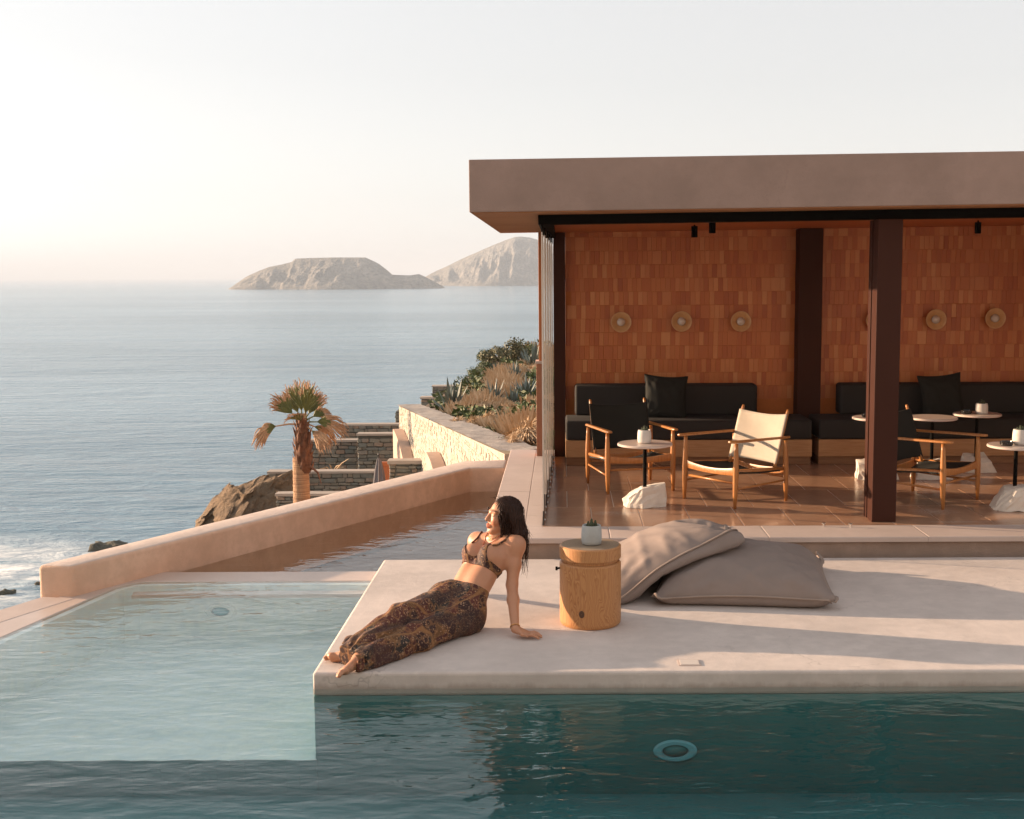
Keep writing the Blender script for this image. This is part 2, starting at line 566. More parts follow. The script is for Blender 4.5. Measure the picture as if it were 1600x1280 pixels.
# ------------------------------------------------------------------ mesh helpers
class MB:
    def __init__(s):
        s.v, s.f = [], []

    def add(s, vs, fs):
        b = len(s.v)
        s.v += [tuple(x) for x in vs]
        s.f += [tuple(i + b for i in q) for q in fs]
        return s

    def box(s, x0, x1, y0, y1, z0, z1):
        return s.add([(x0, y0, z0), (x1, y0, z0), (x1, y1, z0), (x0, y1, z0), (x0, y0, z1), (x1, y0, z1), (x1, y1, z1), (x0, y1, z1)],
                     [(0, 3, 2, 1), (4, 5, 6, 7), (0, 1, 5, 4), (1, 2, 6, 5), (2, 3, 7, 6), (3, 0, 4, 7)])

    def prism(s, poly, z0, z1):
        n = len(poly)
        vs = [(p[0], p[1], z0) for p in poly] + [(p[0], p[1], z1) for p in poly]
        fs = [tuple(range(n - 1, -1, -1)), tuple(range(n, 2 * n))] + [(i, (i + 1) % n, n + (i + 1) % n, n + i) for i in range(n)]
        return s.add(vs, fs)

    def tube(s, pts, radii, n=10, caps=True, flat=1.0):
        pts = [Vector(p) for p in pts]
        if not hasattr(radii, '__len__'):
            radii = [radii] * len(pts)
        vs, up = [], None
        for i, p in enumerate(pts):
            t = (pts[min(i + 1, len(pts) - 1)] - pts[max(i - 1, 0)]).normalized()
            if up is None:
                up = Vector((0, 0, 1)) if abs(t.z) < .9 else Vector((0, 1, 0))
            a = t.cross(up).normalized()
            b = a.cross(t).normalized()
            up = b
            for k in range(n):
                w = 2 * PI * k / n
                vs.append(p + a * (math.cos(w) * radii[i]) + b * (math.sin(w) * radii[i] * flat))
        fs = []
        for i in range(len(pts) - 1):
            for k in range(n):
                fs.append((i * n + k, i * n + (k + 1) % n, (i + 1) * n + (k + 1) % n, (i + 1) * n + k))
        if caps:
            fs.append(tuple(range(n - 1, -1, -1)))
            fs.append(tuple((len(pts) - 1) * n + k for k in range(n)))
        return s.add(vs, fs)

    def lathe(s, prof, n=32, c=(0, 0, 0), axis='Z', cap0=True, cap1=True):
        vs, fs = [], []
        for r, z in prof:
            for k in range(n):
                w = 2 * PI * k / n
                x, y = r * math.cos(w), r * math.sin(w)
                p = (x, y, z) if axis == 'Z' else (x, -z, y)
                vs.append((p[0] + c[0], p[1] + c[1], p[2] + c[2]))
        for i in range(len(prof) - 1):
            for k in range(n):
                fs.append((i * n + k, i * n + (k + 1) % n, (i + 1) * n + (k + 1) % n, (i + 1) * n + k))
        if cap0:
            fs.append(tuple(range(n - 1, -1, -1)))
        if cap1:
            fs.append(tuple((len(prof) - 1) * n + k for k in range(n)))
        return s.add(vs, fs)

    def grid(s, fn, nu, nv, thick=0.0):
        vs = [fn(i / nu, j / nv) for j in range(nv + 1) for i in range(nu + 1)]
        fs = [(j * (nu + 1) + i, j * (nu + 1) + i + 1, (j + 1) * (nu + 1) + i + 1, (j + 1) * (nu + 1) + i) for j in range(nv) for i in range(nu)]
        return s.add(vs, fs)

    def mesh(s, name):
        me = bpy.data.meshes.new(name)
        me.from_pydata(s.v, [], s.f)
        me.update()
        return me


def link(name, me, mat, parent=None, smooth=False, loc=None):
    if mat is not None and not me.materials:
        me.materials.append(MT[mat] if isinstance(mat, str) else mat)
    if smooth:
        me.shade_smooth()
    o = bpy.data.objects.new(name, me)
    COL.objects.link(o)
    if parent is not None:
        o.parent = parent
    if loc is not None:
        o.location = loc
    return o


def obj(name, mb, mat, parent=None, smooth=False, bevel=0, seg=2, angle=30, world=True, fix=False):
    me = mb.mesh(name)
    if bevel or fix:
        bm = bmesh.new()
        bm.from_mesh(me)
        bmesh.ops.recalc_face_normals(bm, faces=bm.faces)
        if bevel:
            ed = [e for e in bm.edges if len(e.link_faces) == 2 and e.calc_face_angle(0) > math.radians(angle)]
            bmesh.ops.bevel(bm, geom=ed, offset=bevel, segments=seg, profile=.5, affect='EDGES', clamp_overlap=True)
        bm.to_mesh(me)
        bm.free()
    o = link(name, me, mat, parent)
    if smooth:
        me.shade_smooth()
        if smooth == 'auto':
            me.set_sharp_from_angle(angle=math.radians(35))
    if parent is not None and world and parent.type == 'EMPTY' and parent.parent is None:
        o.matrix_parent_inverse = (Matrix.Translation(parent.location) @ Matrix.Rotation(parent.rotation_euler.z, 4, 'Z')).inverted()
    return o


def tag(o, label, cat, group=None):
    o['label'] = label
    o['category'] = cat
    if group:
        o['group'] = group
    return o


def thing(name, label, cat, loc=(0, 0, 0), rotz=0, group=None):
    o = bpy.data.objects.new(name, None)
    o.empty_display_size = .1
    COL.objects.link(o)
    o.location = loc
    o.rotation_euler = (0, 0, rotz)
    return tag(o, label, cat, group)


def struct(o):
    o['kind'] = 'structure'
    return o


def fbm(p, sc, oct=4):
    v, a = 0.0, 1.0
    q = Vector(p) * sc
    for _ in range(oct):
        v += a * noise.noise(q)
        q = q * 2.03
        a *= .5
    return v


def subdiv_noise(mb, cuts, amp, sc, seed=0, smoothit=0):
    me = mb.mesh('tmp')
    bm = bmesh.new()
    bm.from_mesh(me)
    bmesh.ops.recalc_face_normals(bm, faces=bm.faces)
    bmesh.ops.triangulate(bm, faces=bm.faces)
    bmesh.ops.subdivide_edges(bm, edges=bm.edges, cuts=cuts, use_grid_fill=True)
    bm.normal_update()
    for v in bm.verts:
        v.co += v.normal * amp * fbm(v.co + Vector((seed * 7.3, seed * 3.1, 0)), sc, 4)
    for _ in range(smoothit):
        bmesh.ops.smooth_vert(bm, verts=bm.verts, factor=.5)
    r = MB()
    bm.verts.index_update()
    r.v = [tuple(v.co) for v in bm.verts]
    r.f = [tuple(v.index for v in f.verts) for f in bm.faces]
    bm.free()
    bpy.data.meshes.remove(me)
    return r


# ------------------------------------------------------------------ pool, deck, parapet
ZW = -.09                                   # pool water level
ZF = .13                                    # pavilion floor level
SX0, SY0, SY1 = -1.345, 6.40, 9.05          # floating deck: left edge, front, back
XR = 8.0
Z_SHELF = W(300, 1188, SY0).z
Z_DEEP = W(1300, 1240, SY0).z

sd = obj('pool_deck', MB().box(SX0, XR, SY0, SY1, -.13, 0), 'slab', bevel=.018, seg=3)
struct(sd)
struct(obj('pool_wall', MB().box(SX0 + .006, XR, SY0 + .006, SY1 - .02, -1.6, -.131), 'pool'))

RIM_IN = [(SX0 + .02, 8.75), (-2.98, 8.75), (-3.085, 8.73), (-3.18, 8.60), (-3.45, 7.37), (-4.05, 3.6)]
RIM_OUT = [(SX0 + .02, 9.045), (-3.20, 9.045), (-3.30, 9.03), (-3.38, 8.92), (-3.61, 7.71), (-4.28, 3.6)]


def ribbon(ins, outs, z0, z1):
    m = MB()
    n = len(ins)
    vs = [(x, y, z1) for x, y in ins] + [(x, y, z1) for x, y in outs] + [(x, y, z0) for x, y in ins] + [(x, y, z0) for x, y in outs]
    fs = []
    for i in range(n - 1):
        fs += [(i, i + 1, n + i + 1, n + i), (n + i, n + i + 1, 3 * n + i + 1, 3 * n + i), (i + 1, i, 2 * n + i, 2 * n + i + 1), (2 * n + i, 3 * n + i, 3 * n + i + 1, 2 * n + i + 1)]
    fs += [(0, n, 3 * n, 2 * n), (n - 1, 3 * n - 1, 4 * n - 1, 2 * n - 1)]
    return m.add(vs, fs)


def inset(poly, d):                          # move the rim line towards the pool's middle
    out = []
    for i, (x, y) in enumerate(poly):
        a, b = poly[max(i - 1, 0)], poly[min(i + 1, len(poly) - 1)]
        t = Vector((b[0] - a[0], b[1] - a[1])).normalized()
        out.append((x - t.y * d, y + t.x * d))
    return out


rim = tag(obj('infinity_edge', ribbon(RIM_IN, RIM_OUT, -1.7, ZW + .003), 'rim', bevel=.01, fix=True), 'pale wet rim of the infinity pool, level with its water', 'pool edge')
led = ribbon(inset(RIM_IN[:3], .25), inset(RIM_IN[:3], .15), ZW - .055, ZW - .03)
struct(obj('pool_lining', ribbon(inset(RIM_IN, .05), inset(RIM_IN, -.02), -1.6, ZW - .012), 'shelf', fix=True))
struct(obj('underwater_ledge', led, 'rim', fix=True))
shelf_poly = [(SX0 + .01, SY0 + .002), (SX0 + .01, 8.76), (-3.2, 8.76), (-3.47, 7.3), (-3.66, SY0 + .002)] + [(-3.6 + .075 * k, SY0 + .002 + .010 * math.sin(k * 1.9) * math.sin(k * .7)) for k in range(30)]
struct(obj('pool_shelf', MB().prism(shelf_poly, -1.6, Z_SHELF - .004), 'pool', fix=True))
struct(obj('sunlit_shelf_sheet', MB().prism(shelf_poly, Z_SHELF - .0035, Z_SHELF), 'shelf', fix=True))  # pale sheet paints only the shelf's lit top; its sides stay dark
struct(obj('pool_floor', MB().prism([(-6, -2.4), (XR, -2.4), (XR, SY0 + .3), (-6, SY0 + .3)], Z_DEEP - .2, Z_DEEP), 'pool', fix=True))
wpoly = [(SX0 + .004, SY0 + .004), (SX0 + .004, 8.752)] + [(x - .001, y + .001) for x, y in RIM_IN[1:]] + [(XR - .01, 4.3), (XR - .01, SY0 + .004)]
wpoly = [(x, max(y, 4.3)) for x, y in wpoly]
struct(obj('pool_water', MB().prism(wpoly, Z_DEEP - .05, ZW), 'water', fix=True))
struct(obj('pool_end_wall', MB().box(-6, XR + .3, 4.25, 4.45, -1.6, -.02), 'pool'))

struct(obj('bounce_terrace', MB().box(-3.9, XR + 6, -16, 4.36, -.6, .012), 'slab', bevel=.015))  # unseen pale ground, added to bounce light onto faces towards the camera

hb_ = MB().box(-16, 26, -13, -9, -.6, 4.2).box(-18, 28, -20, -13.01, -.6, 8.0).box(-20, 30, -30, -20.01, -.6, 12.0)
struct(obj('bounce_blocks', hb_, 'pale'))  # unseen blocks behind the camera, added to throw light on shaded plaster

# basin behind the rim
bas = [(-3.2, 9.03), (-3.07, 9.2), (-.962, 12.70), (-.5, 12.70), (-.5, 9.02)]
struct(obj('basin_water', MB().add([(x, y, -.12) for x, y in bas], [tuple(range(len(bas)))[::-1]]), 'basinwater', fix=True))
struct(obj('basin_floor', MB().prism([(-3.3, 8.99), (-3.52, 8.4), (-1.3, 13.0), (-.4, 13.0), (-.4, 8.99)], -1.2, -.40), 'basin', fix=True))

# parapet: sloping run along the basin, then a short return to the terrace
pin = [(-3.385, 8.33), (-.962, 12.635), (-.60, 12.64)]
pout = [(-3.64, 8.37), (-1.08, 13.12), (-.60, 13.21)]
pm = MB()
n3 = 3
pv = [(x, y, ZF) for x, y in pin] + [(x, y, ZF) for x, y in pout] + [(x, y, -1.3) for x, y in pin] + [(x - .02, y, -3.2) for x, y in pout]
pf = []
for i in range(2):
    pf += [(i, i + 1, 3 + i + 1, 3 + i), (3 + i, 4 + i, 10 + i, 9 + i), (i + 1, i, 6 + i, 7 + i), (6 + i, 9 + i, 10 + i, 7 + i)]
pf += [(0, 3, 9, 6), (2, 8, 11, 5)]
pm.add(pv, pf)
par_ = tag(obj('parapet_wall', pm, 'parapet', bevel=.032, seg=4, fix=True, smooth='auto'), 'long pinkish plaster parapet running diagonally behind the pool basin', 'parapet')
# the lower kerb that carries on to the left of the parapet's end
kb = [(-3.34, 8.30), (-3.60, 8.345), (-4.35, 6.6), (-6.4, -2.0), (-6.1, -2.0), (-4.08, 6.55)]
tag(obj('overflow_kerb', MB().prism(kb, -2.2, -.085), 'cope', bevel=.015, fix=True), 'low plaster kerb beyond the infinity edge, below the parapet end', 'kerb')
struct(obj('overflow_channel', MB().prism([(-3.3, 8.9), (-4.3, 6.6), (-6.3, -2.1), (-5.2, -2.1), (-3.5, 7.4)], -1.5, -.34), 'basin', fix=True))

# skimmer lid on the deck, underwater lamps
ld = thing('skimmer_lid', 'small white rectangular lid set flush into the pool deck', 'lid', tuple(G(1077, 1036)))
c = G(1077, 1036)
obj('frame', MB().box(c.x - .062, c.x + .062, c.y - .052, c.y + .052, .001, .003), 'cope', ld)
obj('cover', MB().box(c.x - .052, c.x + .052, c.y - .042, c.y + .042, .0035, .0052), 'lid', ld, bevel=.002)


def pool_lamp(cx, y, cz, label, r, mat='poollight', lens='pool'):
    t = thing('pool_lamp', label, 'pool lamp', (cx, y, cz), 0, 'underwater pool lamps')
    prof = [(r, 0), (r, .012), (r * .9, .02), (r * .62, .02), (r * .58, .008)]

    def oval(mb):
        mb.v = [(x, yy, cz + (z - cz) * .5) for x, yy, z in mb.v]
        return mb
    obj('ring', oval(MB().lathe(prof, 32, (cx, y, cz), 'Y', True, False)), mat, t, smooth='auto')
    obj('lens', oval(MB().lathe([(r * .57, .004), (r * .45, .014), (r * .2, .02), (.001, .021)], 32, (cx, y, cz), 'Y', False, False)), lens, t, smooth=True)


# ------------------------------------------------------------------ pavilion
RS = .011


def zr(x, z):                     # the roof plane rises a little to the right
    return z + RS * (x + .7)


def sloped_box(x0, x1, y0, y1, z0, z1):
    m = MB().box(x0, x1, y0, y1, z0, z1)
    m.v = [(x, y, zr(x, z)) for x, y, z in m.v]
    return m


pav = thing('pavilion', 'open terrace pavilion with thick flat brown roof and terracotta tiled back wall', 'pavilion', (2.0, 11.5, ZF))
obj('roof', sloped_box(-.70, 7.2, 9.40, 13.78, 2.577, 2.968), 'fascia', pav, bevel=.006)
obj('soffit', sloped_box(-.685, 7.19, 9.415, 13.77, 2.570, 2.5765), 'soffit', pav)
obj('ceiling', sloped_box(-.10, 6.3, 9.96, 13.5, 2.556, 2.569), 'ceilwood', pav)
obj('beam', sloped_box(-.19, 6.4, 9.79, 9.95, 2.495, 2.569), 'black', pav, bevel=.004)
obj('beam', sloped_box(-.19, -.075, 9.951, 13.42, 2.495, 2.569), 'black', pav, bevel=.004)
fc = MB().box(2.462, 2.655, 9.72, 9.84, ZF, zr(2.5, 2.494))
col = obj('column', fc, 'steel', pav, bevel=.004)
obj('track_profile', MB().box(2.470, 2.645, 9.842, 9.905, ZF, zr(2.5, 2.493)), 'steel', pav, bevel=.003)
obj('track_profile', MB().box(2.464, 2.65, 9.915, 10.0, ZF, zr(2.5, 2.492)), 'steel', pav, bevel=.003)
for x0, x1, y0 in ((-.10, .028, 13.40), (2.53, 2.78, 13.28), (5.6, 5.85, 13.28)):
    obj('column', MB().box(x0, x1, y0, 13.52, ZF, zr(x0, 2.555)), 'steel', pav, bevel=.004)
pz = W(843, 568, 13.5).z
obj('corner_post', MB().box(-.262, -.222, 13.46, 13.66, pz + .03, zr(-.2, 2.569)), 'postorange', pav, bevel=.003)
pd = obj('pedestal', MB().box(-.292, -.224, 13.44, 13.68, ZF - .2, pz), 'pedestal', pav, bevel=.003)
obj('pedestal_cap', MB().box(-.30, -.215, 13.43, 13.69, pz, pz + .029), 'cope', pd, bevel=.003)
obj('unseen_side_wall', MB().box(6.3, 6.5, 9.96, 13.7, ZF, 2.65), 'fascia', pav)  # unseen, put in to keep sky light out from the right

# tiled wall, one part for each bay, tiles as its pieces
TW, TH = .052, .147


def tile_mesh(name, w, h):
    return link_mesh_bevel(MB().box(-w / 2, w / 2, -.0055, 0, -h / 2, h / 2), .0016, name)


def link_mesh_bevel(mb, b, name):
    me = mb.mesh(name)
    bm = bmesh.new()
    bm.from_mesh(me)
    ed = [e for e in bm.edges if all(v.co.y < -.003 for v in e.verts)]
    bmesh.ops.bevel(bm, geom=ed, offset=b, segments=1, affect='EDGES')
    bm.to_mesh(me)
    bm.free()
    me.materials.append(MT['tile'])
    return me


tile_me = [tile_mesh('tile', TW - .0016, TH - .0018), tile_mesh('tile', TW * 2 - .0016, TH - .0018)]
WALLY = 13.5
for bay, (bx0, bx1) in enumerate(((.029, 2.529), (2.781, 5.6))):
    wall = obj('back_wall', MB().box(bx0, bx1, WALLY, WALLY + .2, ZF, 2.65), 'grout', pav)
    pos = []
    row = 0
    z = ZF + .62
    while z < 2.60:
        x = bx0 - random.uniform(0, TW)
        while x < bx1:
            w = 1 if random.random() < .92 else 2
            cx = x + w * TW / 2
            if cx - w * TW / 2 > bx0 - .03 and cx + w * TW / 2 < bx1 + .03:
                pos.append((cx, z + TH / 2, w))
            x += w * TW
        z += TH
        row += 1
    # those behind the furniture or outside the picture are the joined rest
    pos.sort(key=lambda p: (0 if (p[0] < 5.05 and p[1] > .93) else 1, random.random() * .0 + abs(p[1] - 1.65)))
    rest = MB()
    for i, (x, z, w) in enumerate(pos):
        dy = random.uniform(-.0015, .0015)
        if i < 300:
            o = link('tile', tile_me[w - 1], None, wall, loc=(x, WALLY + .003 + dy, z))
            o.rotation_euler = (random.uniform(-.006, .006), random.uniform(-.006, .006), random.uniform(-.01, .01))
        else:
            hw, hh = (TW * w - .0022) / 2, (TH - .0028) / 2
            y0, y1 = WALLY - .0025 + dy, WALLY + .003
            vs = [(x - hw, y1, z - hh), (x + hw, y1, z - hh), (x + hw, y1, z + hh), (x - hw, y1, z + hh),
                  (x - hw + .002, y0, z - hh + .002), (x + hw - .002, y0, z - hh + .002), (x + hw - .002, y0, z + hh - .002), (x - hw + .002, y0, z + hh - .002)]
            rest.add(vs, [(4, 5, 6, 7), (0, 1, 5, 4), (1, 2, 6, 5), (2, 3, 7, 6), (3, 0, 4, 7)])
    r = obj('tile_rest', rest, 'tile', wall, world=False)
    r['kind'] = 'stuff'

# floor: bed, tiles, coping
flo = obj('floor', MB().box(-.585, XR, 9.21, 13.95, -.6, ZF - .004), 'floorgrout', pav)
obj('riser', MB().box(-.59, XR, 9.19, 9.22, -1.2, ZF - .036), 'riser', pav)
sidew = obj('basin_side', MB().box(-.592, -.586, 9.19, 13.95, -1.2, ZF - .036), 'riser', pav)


def rtile(name, x0, x1, y0, y1, zt, mat, g=.003, th=.02, bev=.002):
    me = MB().box(-(x1 - x0) / 2 + g, (x1 - x0) / 2 - g, -(y1 - y0) / 2 + g, (y1 - y0) / 2 - g, -th, 0).mesh(name)
    bm = bmesh.new()
    bm.from_mesh(me)
    bmesh.ops.bevel(bm, geom=[e for e in bm.edges if all(v.co.z > -th / 2 for v in e.verts)], offset=bev, segments=1, affect='EDGES')
    bm.to_mesh(me)
    bm.free()
    return link(name, me, mat, flo, loc=((x0 + x1) / 2, (y0 + y1) / 2, zt))


ys = [9.60, 10.42, 11.24, 12.06, 12.88, 13.5]
for r in range(5):
    x = -.17
    first = True
    while x < 6.3:
        w = .40
        if first and r % 2:
            w = .20
        x1 = min(x + w, 6.3)
        rtile('floor_tile', x, x1, ys[r], ys[r + 1], ZF + random.uniform(-.0006, .0006), 'floor', g=.0035)
        x = x1
        first = False
xs = [-.60, .35, 1.55, 2.75, 3.95, 5.15, 6.35, 8.0]
for i in range(7):
    rtile('coping_slab', xs[i], xs[i + 1], 9.155, 9.60, ZF + .001, 'cope', g=.0012, th=.038, bev=.006)
yy = 9.60
while yy < 13.9:
    y1 = min(yy + 1.6, 13.95)
    rtile('coping_slab', -.60, -.305, yy, y1, ZF + .001, 'cope', g=.0012, th=.038, bev=.005)
    yy = y1
yy = 9.60
while yy < 13.45:
    y1 = min(yy + .46, 13.45)
    rtile('strip_tile', -.305, -.17, yy, y1, ZF + .0005, 'cope', g=.0015)
    yy = y1

# sliding frameless glass on the left side
for i in range(5):
    y0 = 9.63 + i * .76
    gx = -.160 + .0125 * i
    p = obj('glass_panel', MB().box(gx - .004, gx + .004, y0 + .014, y0 + .745, ZF + .12, zr(-.1, 2.43)), 'glass', pav)
    obj('panel_edge', MB().box(gx - .005, gx + .005, y0 + .002, y0 + .013, ZF + .12, zr(-.1, 2.43)), 'glassedge', p, world=False)
    obj('panel_edge', MB().box(gx - .005, gx + .005, y0 + .746, y0 + .757, ZF + .12, zr(-.1, 2.43)), 'glassedge', p, world=False)
    obj('bottom_rail', MB().box(gx - .0115 * .5, gx + .0115 * .5, y0, y0 + .757, ZF + .002, ZF + .119), 'rail', p, world=False, bevel=.002)
    obj('top_rail', MB().box(gx - .0115 * .5, gx + .0115 * .5, y0, y0 + .757, zr(-.1, 2.431), zr(-.1, 2.49)), 'black', p, world=False, bevel=.002)
    for q in (.1, .4, .65):
        obj('roller', MB().tube([(gx + .004, y0 + q, ZF + .03), (gx + .016, y0 + q, ZF + .03)], .011, 8), 'chrome', p, world=False)

# floor bolts left standing near the column
for x, y, lab in ((1287, 823, 'small metal floor stud farther from the brown front column'), (1329, 824, 'small metal floor stud nearest the brown front column')):
    c = G(x, y, ZF)
    s_ = thing('floor_stud', lab, 'floor stud', tuple(c), 0, 'metal studs on the pavilion floor edge')
    obj('stem', MB().tube([(c.x, c.y, ZF), (c.x, c.y, ZF + .022)], .006, 8), 'chrome', s_)
    obj('cap', MB().lathe([(.004, ZF + .022), (.015, ZF + .024), (.015, ZF + .03), (.008, ZF + .033)], 10, (c.x, c.y, 0)), 'chrome', s_)
c = G(1136, 824, ZF)
s_ = tag(obj('floor_socket', MB().lathe([(.03, ZF + .0005), (.03, ZF + .005), (.022, ZF + .006), (.02, ZF + .003)], 16, (c.x, c.y, 0)), 'chrome'), 'round metal socket plate in the floor behind the pillows', 'floor socket')

# wall lamps
lamps = [(970, 503), (1064, 502), (1156, 502), (1366, 500), (1459, 499), (1551, 497)]
words = ['nearest the sea on the tiled wall', 'second from the sea on the tiled wall', 'third from the sea, left of the dark wall column', 'half hidden behind the brown front column',
         'first to the right of the brown front column', 'farthest right on the tiled wall']
for (x, y), w in zip(lamps, words):
    c = W(x, y, WALLY)
    t = thing('wall_lamp', 'round wooden dish wall lamp ' + w, 'wall lamp', (c.x, WALLY, c.z), 0, 'dish lamps on the tiled wall')
    prof = [(.03, .005), (.05, .02), (.085, .05), (.108, .082), (.112, .088), (.110, .094), (.104, .092), (.08, .064), (.045, .042), (.001, .036)]
    obj('dish', MB().lathe(prof, 40, (c.x, WALLY - .003, c.z), 'Y', True, False), 'lampwood', t, smooth=True)
    ball = [(.046 * math.sin(a), .075 - .046 * math.cos(a)) for a in [PI * k / 12 for k in range(1, 12)]] + [(.001, .121)]
    obj('bulb', MB().lathe(ball, 24, (c.x, WALLY - .003, c.z), 'Y', False, False), 'bulb', t, smooth=True)

# spotlights under the ceiling
for x, y, Y, w in ((1085, 362, 11.9, 'left one of the pair'), (1113, 355, 11.2, 'right one of the pair'), (1528, 356, 11.9, 'single one far right')):
    c = W(x, y, Y)
    t = thing('ceiling_spotlight', 'black cylinder spotlight under the pavilion ceiling, ' + w, 'spotlight', (c.x, c.y, zr(c.x, 2.556)), 0, 'black ceiling spotlights')
    obj('housing', MB().lathe([(.027, c.z - .055), (.030, c.z - .052), (.030, c.z + .05), (.026, c.z + .052)], 20, (c.x, c.y, 0)), 'black', t, smooth='auto')
    obj('stem', MB().tube([(c.x, c.y, c.z + .05), (c.x, c.y, zr(c.x, 2.556))], .008, 8), 'black', t)

# ------------------------------------------------------------------ furniture


def cushion(name, x0, x1, y0, y1, z0, z1, mat, par, b=.03, puff=.012):
    o = obj(name, MB().box(x0, x1, y0, y1, z0, z1), mat, par, bevel=b, seg=4, smooth=True)
    return o


def sofa(x0, x1, bx0, bx1, label, split):
    t = thing('banquette_sofa', label, 'sofa', ((x0 + x1) / 2, 12.95, ZF), 0, 'built-in sofas along the tiled wall')
    YF = 12.70
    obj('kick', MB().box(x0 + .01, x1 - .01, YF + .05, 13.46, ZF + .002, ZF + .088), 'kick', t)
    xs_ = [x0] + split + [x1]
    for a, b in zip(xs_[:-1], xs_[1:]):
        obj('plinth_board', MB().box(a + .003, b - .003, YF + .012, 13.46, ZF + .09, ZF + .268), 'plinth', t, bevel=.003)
        s = cushion('seat_cushion', a + .004, b - .004, YF, 13.30, ZF + .27, ZF + .475, 'sofafab', t, .028)
    bk = cushion('back_cushion', bx0, bx1, 13.21, 13.475, ZF + .47, ZF + .80, 'sofafab', t, .035)
    return t


sofa(.02, 2.585, .126, 2.09, 'charcoal banquette sofa in the left bay, next to the glass side', [])
sofa(2.65, 6.0, 2.98, 5.95, 'charcoal banquette sofa in the right bay, behind the front column', [])


def pillow_fn(corners, h, kt=1.0, kb=1.0, pull=.10, wr=.012, seed=0, ground=None, nu=56, fold=1.0):
    """soft square bag between four corners: vertices of top and bottom sheets and its border"""
    A, B, C_, D = [Vector(c) for c in corners]
    nrm = (B - A).cross(D - A).normalized()

    def base(u, v):
        uu, vv = u, v
        u2 = u * (1 - pull * (u * u) * (1 - v * v))
        v2 = v * (1 - pull * (v * v) * (1 - u * u))
        s, t_ = (u2 + 1) / 2, (v2 + 1) / 2
        return A * (1 - s) * (1 - t_) + B * s * (1 - t_) + C_ * s * t_ + D * (1 - s) * t_

    def sheet(u, v, sg):
        p = base(u, v)
        e = max(0.0, (1 - u * u) * (1 - v * v))
        t_ = h * e ** .42
        k = kt if sg > 0 else kb
        q = Vector((u * 2.2 + seed, v * 2.2, sg * 3))
        # creases that start at the corners and along the seams
        w = 0
        for cu, cv in ((-1, -1), (1, -1), (1, 1), (-1, 1)):
            du, dv = u - cu, v - cv
            r = math.hypot(du, dv) + 1e-6
            an = math.atan2(dv, du)
            w += math.sin(an * 13 + seed + cu * 2 + 1.5 * noise.noise(Vector((r * 3, an * 2, seed)))) * math.exp(-((r - .55) / .35) ** 2) * .6
        n1 = fbm(q, 1.0, 3)
        ridge = 1 - abs(noise.noise(Vector((u * 1.7 + v * 1.1 + seed * 1.7, (v - u) * .9, seed)))) * 2
        t_ = t_ * k + wr * fold * (w + 1.2 * n1 + .9 * max(0, ridge - .45) * 2) * min(1, e * 3.0)
        p = p + nrm * (sg * t_)
        if ground is not None and p.z < ground + .004:
            p.z = ground + .004
        return p

    return sheet, base


def pillow(name, par, corners, h, mat, pipe=None, label=None, **kw):
    nu = kw.get('nu', 56)
    sheet, base = pillow_fn(corners, h, **kw)
    m = MB()

    def cv(t):                                # denser towards the seam
        return math.sin((t * 2 - 1) * PI / 2 * .985) / math.sin(PI / 2 * .985)
    m.grid(lambda a, b: sheet(cv(a), cv(b), 1), nu, nu)
    top = len(m.v)
    m.grid(lambda a, b: sheet(cv(b), cv(a), -1), nu, nu)
    me = m.mesh(name)
    bm = bmesh.new()
    bm.from_mesh(me)
    bmesh.ops.remove_doubles(bm, verts=bm.verts, dist=.0008)
    bmesh.ops.recalc_face_normals(bm, faces=bm.faces)
    bm.to_mesh(me)
    bm.free()
    o = link(name, me, mat, par, smooth=True)
    if par is not None:
        o.matrix_parent_inverse = Matrix.Translation(par.location).inverted()
    if pipe:
        pts = []
        for e in range(4):
            for k in range(24):
                t = -1 + 2 * k / 24
                uv = [(t, -1), (1, t), (-t, 1), (-1, -t)][e]
                pts.append(base(*uv))
        g = kw.get('ground')
        if g is not None:
            pts = [Vector((p.x, p.y, max(p.z, g + .006))) for p in pts]
        pts.append(pts[0])
        po = link('piping', MB().tube(pts, .0065, 6, False).mesh('piping'), pipe, par, smooth=True)
        po.matrix_parent_inverse = Matrix.Translation(par.location).inverted()
    return o


def throw_pillow(cx, z, rot, label, s=.23):
    t = thing('throw_pillow', label, 'pillow', (cx, 13.0, z - s), 0, 'dark throw pillows')
    cr, sr = math.cos(rot), math.sin(rot)
    cs = []
    for a, b in ((-1, -1), (1, -1), (1, 1), (-1, 1)):
        x, zz = a * s * cr - b * s * sr, a * s * sr + b * s * cr
        cs.append((cx + x, 13.06 + zz * .28, z + zz))
    pillow('cover', t, cs, .075, 'darkpillow', 'darkpillow', pull=.1, wr=.008, seed=cx, nu=30)


throw_pillow(1.085, ZF + .475 + .205, -.06, 'dark green-black cushion leaning on the left sofa')
throw_pillow(4.02, ZF + .475 + .205, .08, 'dark green-black cushion leaning on the right sofa')

LEGP = [(0, .013), (.12, .021), (.30, .0265), (.42, .0225), (.50, .0175), (.555, .016)]


